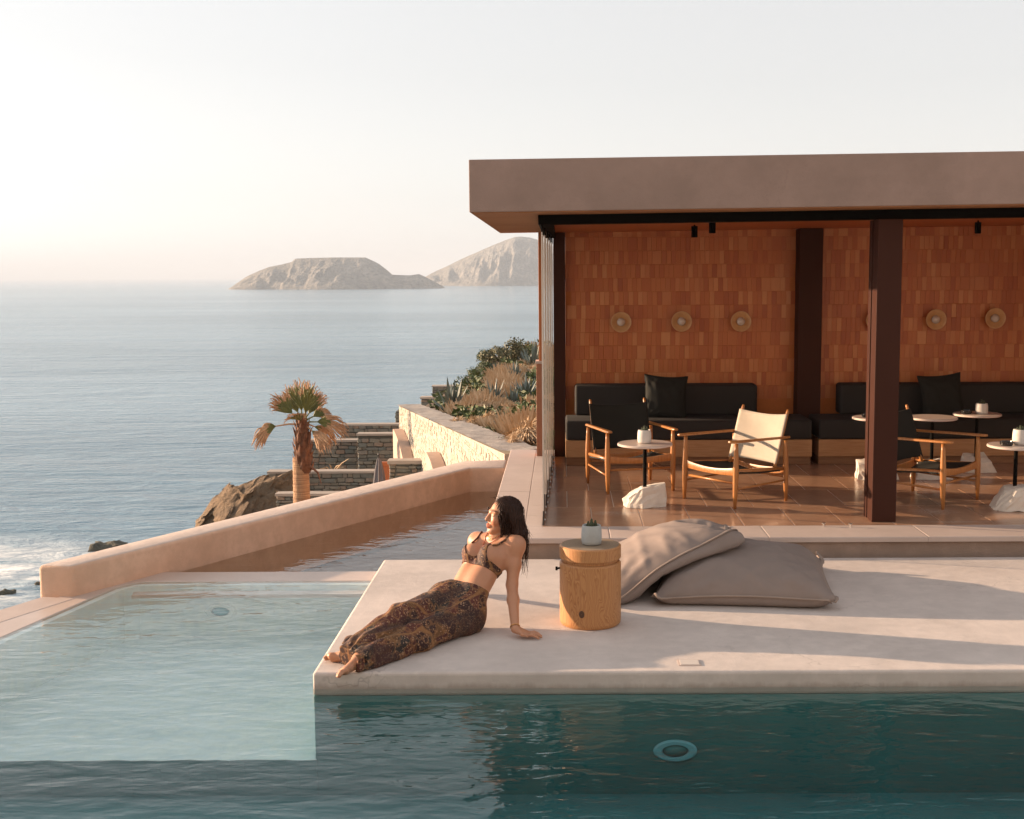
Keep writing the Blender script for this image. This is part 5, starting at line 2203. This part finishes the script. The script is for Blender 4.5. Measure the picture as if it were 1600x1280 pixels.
def dist(kind, P_, *a):
    if kind == 'c':
        A, B, ra, rb = a
        ba = (np.array(B) - A).astype(np.float32)
        pa = P_ - np.array(A, np.float32)
        t = np.clip(pa @ ba / max(1e-9, float(ba @ ba)), 0, 1)
        return np.linalg.norm(pa - t[..., None] * ba, axis=-1) - (ra + (rb - ra) * t)
    C_, R_, rad = a
    q = (P_ - np.array(C_, np.float32)) @ np.array(R_, np.float32).T     # rows of R_ are the axes
    rad = np.array(rad, np.float32)
    k0 = np.linalg.norm(q / rad, axis=-1)
    k1 = np.linalg.norm(q / (rad * rad), axis=-1)
    return k0 * (k0 - 1) / np.maximum(k1, 1e-6)


PC = np.array([-.622, 7.215, .118])
FW = nv([-.597, -.803, 0])
LF = np.array([.803, -.597, 0])
UPZ = np.array([0, 0, 1.])
NK = np3(W(778, 844, 7.46))
SHL = np3(W(806, 851, 7.37))
SHR_ = np3(W(746, 846, 7.56))
ELL = np3(W(800, 914, 7.29))
WRL = np.array(np3(G(805, 983, .05)))
ELR = np3(W(757, 905, 7.74))
WRR = np.array([-.585, 7.93, .05])
SP = nv(NK - PC)
TF = nv(FW - SP * (FW @ SP))
LT = nv(SHL - SHR_)
hipL = PC + LF * .058 + FW * .02 + UPZ * -.022
hipR = PC - LF * .080 + FW * .02 + UPZ * .045
ankL = np3(G(562, 1030, .055))
ankR = np3(G(552, 1018, .070))
kneeL = (hipL + ankL) / 2 + UPZ * .006 + LF * .012
kneeR = (hipR + ankR) / 2 + UPZ * .050 - LF * .012
HC = np3(W(787, 806, 7.46))
HF = nv([-.90, -.40, .16])
HL = nv(np.cross(UPZ * 1.0 + np.array([.0, 0, 0]), HF))
HU = nv(np.cross(HF, HL))
HR = np.stack([HF, HL, HU])


def hp(f, l, u):
    return HC + HF * f + HL * l + HU * u


def tp_(l, s, t):            # point of the torso: left, along the spine from the pelvis, front
    return PC + LT * l + SP * s + TF * t


TORSO = []


def T(*a):
    TORSO.append(a)


SL = np.linalg.norm(NK - PC)
T('c', .03, hipL + UPZ * .01, hipR - UPZ * .01, .108, .105)
for sg in (-1, 1):
    T('c', .05, tp_(sg * .050, .06, .012), tp_(sg * .046, SL * .40, .012), .088, .068)
    T('c', .05, tp_(sg * .046, SL * .40, .012), tp_(sg * .066, SL * .74, .012), .068, .080)
    T('c', .045, tp_(sg * .066, SL * .74, .012), tp_(sg * .085, SL * .92, .0), .075, .052)
    T('e', .022, tp_(sg * .070, SL * .700, .080), np.stack([LT, SP, TF]), (.058, .060, .050))
T('c', .05, SHL, SHR_, .045, .045)
T('c', .05, NK + TF * -.01, SHL + UPZ * .005, .045, .036)
T('c', .05, NK + TF * -.01, SHR_ + UPZ * .005, .045, .036)
T('c', .02, tp_(-.012, SL * .955, .058), SHR_ + TF * .025, .010, .012)
T('c', .02, tp_(.012, SL * .955, .058), SHL + TF * .025, .010, .012)
neck0 = NK + TF * .005 + SP * -.01
neck1 = hp(-.022, 0, -.055)
T('c', .03, neck0, neck1, .052, .047)

lo, hi = np.array([-1.36, 6.22, -.03]), np.array([-.06, 8.05, .83])
body = SDF(lo, hi, .0042)
for kind, k, *a in TORSO:
    body.prim(kind, k, *a)
# legs
for hip, kn, an_ in ((hipL, kneeL, ankL), (hipR, kneeR, ankR)):
    body.prim('c', .04, hip, kn, .088, .055)
    body.prim('c', .025, kn, kn + (an_ - kn) * .35, .054, .052)
    body.prim('c', .02, kn + (an_ - kn) * .35, an_, .052, .034)


def foot(an_, toe, roll, ln=.19):
    d = nv(toe - an_)
    side = nv(np.cross(d, UPZ))          # to the right of the toes
    up = nv(np.cross(side, d))
    up2 = nv(up * math.cos(roll) + side * math.sin(roll))
    side2 = nv(np.cross(d, up2))
    heel = an_ - up2 * .018 - d * .030
    ball = an_ + d * (ln * .66) - up2 * .016
    body.prim('c', .02, an_, heel, .032, .026)
    body.prim('c', .025, an_ + d * .01, ball - side2 * .012, .030, .020)
    body.prim('c', .02, heel, ball + side2 * .018, .023, .017)
    body.prim('c', .02, ball - side2 * .030, ball + side2 * .032, .0185, .0155)
    return d, side2, up2, ball


dL, sL_, uL, bL = foot(ankL, np3(G(528, 1050, .022)), .55)
dR, sR_, uR, bR = foot(ankR, np3(G(522, 1025, .030)), .75)
for d_, s_, u_, b_, sgn in ((dL, sL_, uL, bL, -1), (dR, sR_, uR, bR, 1)):
    for k in range(5):
        off = (-.033 + .0175 * k) * (-sgn)
        ln = (.050, .052, .047, .041, .034)[k]
        rr = (.0135, .0100, .0095, .009, .0085)[k]
        a = b_ + s_ * off + d_ * .004
        m_ = a + d_ * ln * .55 + u_ * .004
        e = a + d_ * ln - u_ * .006
        body.prim('c', .004, a, m_, rr * 1.05, rr)
        body.prim('c', .003, m_, e, rr, rr * .95)
# arms
for sh, el, wr in ((SHL, ELL, WRL), (SHR_, ELR, WRR)):
    body.prim('e', .03, sh + UPZ * -.012, np.eye(3), (.050, .050, .056))
    body.prim('c', .035, sh, sh + (el - sh) * .5, .046, .042)
    body.prim('c', .02, sh + (el - sh) * .5, el, .042, .034)
    body.prim('c', .02, el, el + (wr - el) * .35, .0345, .035)
    body.prim('c', .02, el + (wr - el) * .35, wr, .035, .0235)


def hand(wr, fd, thumb_side):
    fd = nv(fd)
    sd_ = nv(np.cross(UPZ, fd))
    kn = wr + fd * .078 - UPZ * (wr[2] - .022)
    for q in (-.024, -.008, .008, .024):
        body.prim('c', .014, wr + sd_ * q * .55, kn + sd_ * q, .016, .0115)
    for k, (q, ln, sp) in enumerate(((-.030, .060, -.16), (-.010, .074, -.05), (.010, .080, .04), (.029, .070, .17))):
        q2, sp2 = q * thumb_side, sp * thumb_side
        f2 = nv(fd + sd_ * sp2)
        a = kn + sd_ * q2
        b1 = a + f2 * ln * .45 + UPZ * .006
        b2 = a + f2 * ln * .75 + UPZ * -.001
        b3 = a + f2 * ln - UPZ * .009
        body.prim('c', .006, a, b1, .0098, .0088)
        body.prim('c', .003, b1, b2, .0088, .0080)
        body.prim('c', .003, b2, b3, .0080, .0068)
    t0 = wr + fd * .022 + sd_ * .020 * thumb_side - UPZ * .008
    t1 = t0 + fd * .030 + sd_ * .030 * thumb_side - UPZ * .008
    t2 = t1 + fd * .032 + sd_ * .012 * thumb_side - UPZ * .004
    body.prim('c', .012, t0, t1, .0145, .0112)
    body.prim('c', .004, t1, t2, .0108, .0082)


hand(WRL, [.985, -.17, 0], -1)
hand(WRR, [-.1, .99, 0], 1)
# head
body.prim('e', .02, hp(-.012, 0, .028), HR, (.094, .073, .084))
body.prim('e', .025, hp(.030, 0, -.028), HR, (.062, .058, .082))
body.prim('c', .02, hp(.035, 0, -.070), hp(.074, 0, -.100), .038, .0155)
for sg in (-1, 1):
    body.prim('c', .02, hp(-.004, sg * .052, -.035), hp(.062, sg * .016, -.094), .019, .015)
    body.prim('e', .018, hp(.062, sg * .037, -.030), HR, (.026, .024, .028))
    body.prim('c', .010, hp(.088, sg * .014, .022), hp(.072, sg * .046, .022), .0085, .0085)
    body.cut('e', .010, hp(.098, sg * .031, .002), HR, (.013, .014, .0095))
    body.prim('e', .006, hp(.073, sg * .031, .001), HR, (.0145, .0150, .0115))
    body.prim('c', .006, hp(.098, sg * .010, -.036), hp(.090, sg * .014, -.036), .0075, .007)
body.prim('c', .010, hp(.086, 0, .018), hp(.108, 0, -.026), .0085, .0095)
body.prim('c', .006, hp(.106, 0, -.028), hp(.1095, 0, -.031), .0092, .0092)
body.prim('c', .008, hp(.088, -.017, -.061), hp(.0955, 0, -.0595), .005, .007)
body.prim('c', .008, hp(.088, .017, -.061), hp(.0955, 0, -.0595), .005, .007)
body.prim('c', .008, hp(.086, -.015, -.0735), hp(.0925, 0, -.074), .005, .0078)
body.prim('c', .008, hp(.086, .015, -.0735), hp(.0925, 0, -.074), .005, .0078)
sl_, P_ = body.full()
body.d = np.maximum(body.d, (.005 - P_[..., 2])).astype(np.float32)
del P_
BV, BF = body.mesh(1)

woman = thing('person', 'person in printed bralette and trousers reclining on the deck corner, face turned to sun', 'person', (PC[0], PC[1], 0))


def skin_mat():
    a = Mat('skin')
    at = a.n('Attribute', {'attribute_name': 'tint'}, out=0)
    n_ = a.noise(a.pos(), 30, 4, .6)
    c_ = a.mix(n_, (.43, .205, .115), (.49, .245, .145))
    c_ = a.mix(1.0, c_, at, 'MULTIPLY')
    return a.pr(c_, .46, a.bump(a.noise(a.pos(), 400, 2, .5), .05, .002), Subsurface_Weight=.12, Subsurface_Radius=(.02, .008, .004), Subsurface_Scale=.5, Specular_IOR_Level=.4)


def npmesh(name, V_, F_, mat, par, cols=None):
    me = bpy.data.meshes.new(name)
    me.from_pydata(V_.tolist(), [], F_.tolist())
    me.materials.append(mat)
    if cols is not None:
        at = me.color_attributes.new('tint', 'FLOAT_COLOR', 'POINT')
        at.data.foreach_set('color', cols.astype(np.float32).ravel())
    me.update()
    me.shade_smooth()
    o = bpy.data.objects.new(name, me)
    COL.objects.link(o)
    o.parent = par
    o.matrix_parent_inverse = Matrix.Translation(par.location).inverted()
    return o


hl = (BV - HC) @ HR.T                   # head coordinates of every vertex
cols = np.ones((len(BV), 4))


def paint(c, rad, colr, pw=1.0):
    w = np.clip(1.35 - np.linalg.norm((hl - np.array(c)) / np.array(rad), axis=1), 0, .35) / .35
    w = (w ** pw)[:, None]
    cols[:, :3] = cols[:, :3] * (1 - w) + np.array(colr) * w


paint((.092, 0, -.060), (.014, .020, .0055), (1.0, .55, .50))
paint((.090, 0, -.074), (.014, .018, .0065), (1.0, .55, .50))
for sg in (-1, 1):
    for q in range(5):
        paint((.088 - .0035 * q, sg * (.016 + .008 * q), .0235 + .002 * min(q, 3) - (.003 if q == 4 else 0)), (.012, .0052, .0033), (.20, .13, .10))
    for q in range(4):
        paint((.088 - .002 * q, sg * (.022 + .006 * q), -.0045), (.012, .004, .0022), (.22, .14, .11))
    paint((.062, sg * .042, -.036), (.03, .02, .02), (1.04, .86, .82))
npmesh('body', BV, BF, skin_mat(), woman, cols)


def print_mat(name, rot=0.0):
    """block print: maroon, black and ochre fields with pale sprigs"""
    a = Mat(name)
    v = a.obj()
    n0 = a.noise(v, 7, 3, .6, .6)
    wv = a.n('VectorMath', {'operation': 'ADD'}, i0=v, i1=a.n('VectorMath', {'operation': 'SCALE'}, i0=a.noise(v, 5, 3, .6, out=1), Scale=.07))
    f1 = a.n('TexVoronoi', Vector=wv, Scale=11.0, out=1)
    fb = a.n('SeparateColor', Color=f1)
    c_ = a.ramp(fb, [(0, (.030, .008, .006, 1)), (.35, (.085, .020, .012, 1)), (.55, (.022, .016, .014, 1)), (.74, (.12, .052, .016, 1)), (.86, (.06, .014, .010, 1)), (1, (.15, .072, .024, 1))], 'CONSTANT')
    ed = a.n('TexVoronoi', {'feature': 'DISTANCE_TO_EDGE'}, Vector=wv, Scale=11.0)
    c_ = a.mix(a.math('MULTIPLY', a.ramp(ed, [(.012, 1), (.04, 0)]), .45), c_, (.20, .085, .025))
    d1 = a.n('TexVoronoi', Vector=wv, Scale=70.0)
    rnd = a.n('TexVoronoi', Vector=wv, Scale=70.0, out=1)
    sc_ = a.n('SeparateColor', Color=rnd)
    dots = a.math('MULTIPLY', a.ramp(d1, [(.26, 1), (.36, 0)]), a.ramp(sc_, [(.42, 0), (.5, 1)]))
    c_ = a.mix(a.math('MULTIPLY', dots, .85), c_, (.34, .20, .12))
    rn = a.ramp(a.n('TexVoronoi', {'feature': 'SMOOTH_F1'}, Vector=wv, Scale=24.0), [(.30, 0), (.36, 1), (.42, 1), (.48, 0)])
    c_ = a.mix(a.math('MULTIPLY', rn, .42), c_, (.30, .14, .05))
    st = a.n('TexWave', {'wave_type': 'BANDS', 'bands_direction': 'X'}, Vector=a.n('Mapping', Vector=v, Rotation=(0, 0, math.radians(53))), Scale=1.9, Distortion=2.5, Detail=2.0, Detail_Scale=1.2)
    c_ = a.mix(a.math('MULTIPLY', a.ramp(st, [(.982, 0), (.996, 1)]), .8), c_, (.26, .12, .04))
    c_ = a.mix(a.math('MULTIPLY', a.ramp(st, [(.10, 1), (.30, 0)]), .75), c_, (.035, .012, .010))
    d2 = a.n('TexVoronoi', Vector=v, Scale=95.0)
    c_ = a.mix(a.math('MULTIPLY', a.ramp(d2, [(.2, 1), (.3, 0)]), .4), c_, (.30, .20, .12))
    return a.pr(c_, .78, a.bump(a.noise(v, 500, 2, .5), .08, .002))


MT['print'] = print_mat('printed_cotton')

# trousers: loose legs that drape together, cut at the waist and the hems
pants = SDF(lo, np.array([-.2, 7.75, .48]), .0055)
pants.prim('c', .05, hipL + UPZ * .0, hipR, .113, .110)
for sg in (-1, 1):
    pants.prim('c', .05, tp_(sg * .052, .04, .012), tp_(sg * .047, .20, .014), .098, .076)
for hip, kn, an_, w in ((hipL, kneeL, ankL, 1.0), (hipR, kneeR, ankR, 1.0)):
    pants.prim('c', .065, hip, kn, .103, .069)
    pants.prim('c', .060, kn, an_ + (kn - an_) * .06, .070, .050)
    pants.prim('c', .03, an_ + (kn - an_) * .2, an_ + (an_ - kn) * .14 - UPZ * .004, .056, .060)
    pants.prim('c', .05, kn - UPZ * .02, an_ + (kn - an_) * .12 - UPZ * .012, .069, .056)
pants.prim('c', .05, hipL - UPZ * .02, kneeL - UPZ * (kneeL[2] - .05), .09, .055)
pants.prim('c', .05, kneeL - UPZ * (kneeL[2] - .05), ankL - UPZ * .008, .055, .045)
sl_, P_ = pants.full()
Pd = P_.astype(np.float64)
# folds run down the legs
ax = nv((ankL + ankR) / 2 - PC)
al = (Pd - PC) @ ax
s1 = nv(np.cross(ax, UPZ))
s2 = np.cross(s1, ax)
q1, q2 = (Pd - PC) @ s1, (Pd - PC) @ s2
ph = np.arctan2(q2, q1)
fold = .0058 * np.sin(ph * 6 + 9 * al + 1.5 * np.sin(al * 11)) * np.clip((al - .05) / .25, 0, 1) + .0035 * np.sin(ph * 11 - 14 * al + 2 * np.sin(al * 17 + 1)) * np.clip(al / .2, 0, 1)
fold += .0030 * np.sin(al * 46 + ph * 2.5) * np.exp(-((al - .06) / .10) ** 2)
d_ = pants.d + fold.astype(np.float32)
wp = tp_(0, .150, 0)
wn_ = nv(SP + TF * .10 - LT * .06)
d_ = np.maximum(d_, ((Pd - wp) @ wn_).astype(np.float32))
for an_, kn in ((ankL, kneeL), (ankR, kneeR)):
    axl = nv(an_ - kn)
    beyond = (Pd - (an_ + axl * .058)) @ axl
    near = np.linalg.norm(Pd - an_, axis=-1) < .16
    d_ = np.where(near, np.maximum(d_, beyond.astype(np.float32)), d_)
d_ = np.maximum(d_, (.001 - P_[..., 2]))
pants.d = d_.astype(np.float32)
del P_, Pd
PV, PF = pants.mesh(1)
tro = npmesh('trousers', PV, PF, MT['print'], woman)
# the spread hem lying on the deck behind the feet
hem = MB()
h0, h1, h2, h3 = G(541, 996.5), G(570, 997), G(575, 1012), G(534, 1012)


def hemf(a, b):
    p = (h0 * (1 - a) + h1 * a) * (1 - b) + (h3 * (1 - a) + h2 * a) * b
    return Vector((p.x, p.y, .004 + .010 * abs(math.sin(a * 5 + b * 3)) * (1 - a * .3) + .04 * max(0, b - .6)))


hem.grid(hemf, 14, 10)
hm_ = hem.mesh('trouser_hem')
ho = link('trouser_hem', hm_, 'print', woman, smooth=True)
ho.matrix_parent_inverse = Matrix.Translation(woman.location).inverted()
sm_ = ho.modifiers.new('cloth', 'SOLIDIFY')
sm_.thickness = .004
# waistband
# bralette: band, two cups, straps
top = SDF(np.array([-.80, 7.05, .18]), np.array([-.10, 7.75, .66]), .0036)
for kind, k, *a in TORSO[:-1]:
    top.prim(kind, k, *a)
sl_, P_ = top.full()
Pd = P_.astype(np.float64)
L_ = (Pd - PC) @ LT
S_ = (Pd - PC) @ SP
F__ = (Pd - PC) @ TF
b0 = SL * .575
shell = top.d - .0065
# band, slanting a little
bandc = b0 + .004
m_band = np.abs(S_ - bandc) - .020
cupm = np.full_like(shell, 1.0)
for sg in (-1, 1):
    l_ = L_ * sg
    s_ = S_ - b0
    # triangle (0,0) (.145,0) (.095,.165)
    e1 = -(s_ + .005)
    e2 = (s_ * .090 - (l_ - .002) * .120) / math.hypot(.090, .120)
    e2 = e2 - .030 * np.clip(s_ / .12, 0, 1) * (1 - np.clip(s_ / .12, 0, 1)) * 0
    e3 = ((l_ - .148) * .165 + s_ * .055) / math.hypot(.165, .055)
    cupm = np.minimum(cupm, np.maximum(np.maximum(e1, e2), e3))
cupm = np.where(F__ > 0.0, cupm, 1.0)
mask = np.minimum(m_band, cupm)
top.d = np.maximum(shell, mask).astype(np.float32)
tors = SDF(top.lo, top.lo + top.h * (top.n - 1), top.h)
tors.n = top.n
tors.d = np.full(top.n, .2, np.float32)
for kind, k, *a in TORSO[:-1]:
    tors.prim(kind, k, *a)


def onskin(p, off=.003):
    """slide a point to the skin along the gradient of the torso field"""
    p = np.array(p, float)
    for _ in range(14):
        g = (p - tors.lo) / tors.h
        i = np.clip(g.astype(int), 1, tors.n - 3)
        D = tors.d
        x, y, z = i
        val = float(D[x, y, z])
        gr = np.array([D[x + 1, y, z] - D[x - 1, y, z], D[x, y + 1, z] - D[x, y - 1, z], D[x, y, z + 1] - D[x, y, z - 1]], float)
        nn_ = np.linalg.norm(gr)
        if nn_ < 1e-6:
            break
        p = p - gr / nn_ * (val - off) * .8
    return p


straps = []
for sg in (-1, 1):
    pts = [onskin(tp_(sg * .088, b0 + .125, .12)), onskin(tp_(sg * .100, SL * .86, .10)), onskin(tp_(sg * .108, SL * .94, .06)), onskin(tp_(sg * .108, SL * 1.0, .01)), onskin(tp_(sg * .095, SL * .93, -.08)), onskin(tp_(sg * .075, b0 + .03, -.12))]
    straps.append(pts)
    for p, q in zip(pts[:-1], pts[1:]):
        top.prim('c', .003, p, q, .0068, .0068)
# knot between the cups
kp = onskin(tp_(0, b0 + .006, .12), .004)
top.prim('e', .006, kp, np.stack([LT, SP, TF]), (.014, .019, .010))
TV, TFc = top.mesh(1)
npmesh('bralette', TV, TFc, MT['print'], woman)


# hair
def hair_mat():
    a = Mat('dark_brown_hair')
    v = a.obj()
    n_ = a.noise(a.scale(v, (90, 90, 9)), 2.0, 3, .6)
    c_ = a.mix(a.ramp(n_, [(.35, 0), (.65, 1)]), (.010, .0045, .003), (.045, .016, .008))
    return a.pr(c_, .55, a.bump(n_, .6, .006), Specular_IOR_Level=.22)


MT['hair'] = hair_mat()
hair = SDF(HC - np.array([.20, .20, .33]), HC + np.array([.24, .20, .16]), .003)
hair.prim('e', .02, hp(-.022, 0, .026), HR, (.101, .083, .098))
DN = -UPZ
locks = []
rnd = random.Random(11)
for k in range(26):
    a = -1.9 + 3.8 * k / 25                      # around the back of the head, ear to ear
    f, l = -.045 - .055 * math.cos(a), .084 * math.sin(a)
    p0 = hp(f * .6, l * .75, .055)
    p1 = hp(f, l, -.005)
    p2 = p1 + DN * .085 + (p1 - HC) * np.array([.12, .12, 0]) + np.array([.012, 0, 0])
    ln = .205 + .02 * math.sin(k * 1.7) - .05 * max(0, abs(a) - 1.2)
    p3 = p1 + DN * ln * .74 + np.array([.012 + .012 * math.sin(k), .010 * math.cos(k * 2.3), 0]) - np.array([0, 0, 0])
    p4 = p1 + DN * ln + np.array([.022 + .016 * math.sin(k * 1.3), .012 * math.cos(k * 1.9), 0])
    for q, (x, y, ra, rb) in enumerate(((p0, p1, .022, .022), (p1, p2, .022, .021), (p2, p3, .021, .016), (p3, p4, .016, .005))):
        hair.prim('c', .012, x, y, ra, rb)
# the face stays free
sl_, P_ = hair.full()
hlc = (P_.astype(np.float64) - HC) @ HR.T
line = hlc[..., 0] - (.040 + .44 * np.clip(hlc[..., 2], -.14, .2)) + .010 * np.sin(hlc[..., 2] * 90)
gro = .0022 * np.sin(np.arctan2(hlc[..., 1], hlc[..., 0] + .03) * 46 + 5 * np.sin(hlc[..., 2] * 28)) + .0014 * np.sin(np.arctan2(hlc[..., 1], hlc[..., 0] + .03) * 83 + hlc[..., 2] * 60)
hair.d = np.maximum(hair.d + gro.astype(np.float32), line.astype(np.float32))
del P_
HV, HFc = hair.mesh(1)
ho = npmesh('hair', HV, HFc, MT['hair'], woman)
# loose locks and flyaway strands
lk = MB()
for k in range(46):
    sg = 1 if k % 3 else -1
    a = rnd.uniform(-.012, .018)
    p = hp(.030 + a + rnd.uniform(-.01, .02), sg * rnd.uniform(.060, .076), rnd.uniform(.0, .05))
    pts = []
    L2 = rnd.uniform(.13, .21)
    wv_ = rnd.uniform(0, 6)
    for i in range(9):
        f = i / 8
        q = p + DN * L2 * f + HF * (-.030 * f + .010 * math.sin(f * 7 + wv_)) + HL * (sg * .006 * math.sin(f * 9 + wv_) + sg * .010 * f)
        pts.append(q)
    lk.tube(pts, [.0055 * (1 - .75 * i / 8) for i in range(9)], 5)
for k in range(40):
    a = rnd.uniform(-.5, .5)
    p = hp(rnd.uniform(-.04, .07), rnd.uniform(-.05, .05), .105 + rnd.uniform(-.02, .008))
    d_ = HF * rnd.uniform(.2, .9) + HU * rnd.uniform(.2, .8) + HL * rnd.uniform(-.6, .6)
    ln = rnd.uniform(.02, .05)
    lk.tube([p, p + d_ * ln * .6, p + d_ * ln - HU * .012], [.0009, .0007, .0004], 3)
for k in range(330):                           # strands lying over the mass
    p = HV[rnd.randrange(len(HV))]
    q0 = (p - HC) @ HR.T
    if q0[0] > .03:
        continue
    out = nv(p - HC) * .0025
    ph_ = rnd.uniform(0, 6)
    L2 = rnd.uniform(.07, .17)
    pts = []
    for i in range(7):
        f = i / 6
        d_ = DN * (.35 + .65 * min(1, max(0, -q0[0] * 8 + .6 + f))) + HF * (-.55 * max(0, 1 - f * 1.6) * max(0, q0[2] * 10))
        pts.append(p + out + nv(d_) * L2 * f + HL * .004 * math.sin(f * 7 + ph_) + HF * .005 * math.sin(f * 5 + ph_ * 2))
    lk.tube(pts, [.0019 * (1 - .6 * i / 6) for i in range(7)], 4)
for k in range(60):
    p = HV[rnd.randrange(len(HV))]
    if p[2] < HC[2] + .0:
        d_ = np.array([rnd.uniform(-.2, 1), rnd.uniform(-.5, .5), -rnd.uniform(.6, 1.6)])
        lk.tube([p, p + d_ * .02, p + d_ * .045], [.0014, .0011, .0004], 3)
lo_ = link('hair_locks', lk.mesh('hair_locks'), 'hair', ho, smooth=True)
# necklaces, bracelet and ring
MT['gold'] = plain('necklace_gold', (.62, .34, .14), .3, 60, .1, Metallic=1.0)
MT['cord'] = plain('necklace_cord', (.30, .09, .05), .6, 60, .1)
for nm, s_low, wid, r, mt in (('necklace', SL * .915, .052, .0026, 'gold'), ('pendant_necklace', SL * .80, .060, .0026, 'cord')):
    pts = []
    for i in range(25):
        t_ = -1 + 2 * i / 24
        sv = s_low + (SL * 1.03 - s_low) * abs(t_) ** 1.8
        pts.append(onskin(tp_(wid * t_, sv, .10 - .05 * abs(t_)), .004))
    nk = link(nm, MB().tube(pts, r, 6).mesh(nm), mt, woman, smooth=True)
    nk.matrix_parent_inverse = Matrix.Translation(woman.location).inverted()
ring = []
wd = nv(WRL - ELL)
cb = ELL + (WRL - ELL) * .95
e1 = nv(np.cross(wd, [1, 0, 0]))
e2 = np.cross(wd, e1)
for i in range(25):
    a = 2 * PI * i / 24
    ring.append(cb + e1 * .0275 * math.cos(a) + e2 * .0275 * math.sin(a))
br = link('bracelet', MB().tube(ring, .0032, 6, False).mesh('bracelet'), 'gold', woman, smooth=True)
br.matrix_parent_inverse = Matrix.Translation(woman.location).inverted()
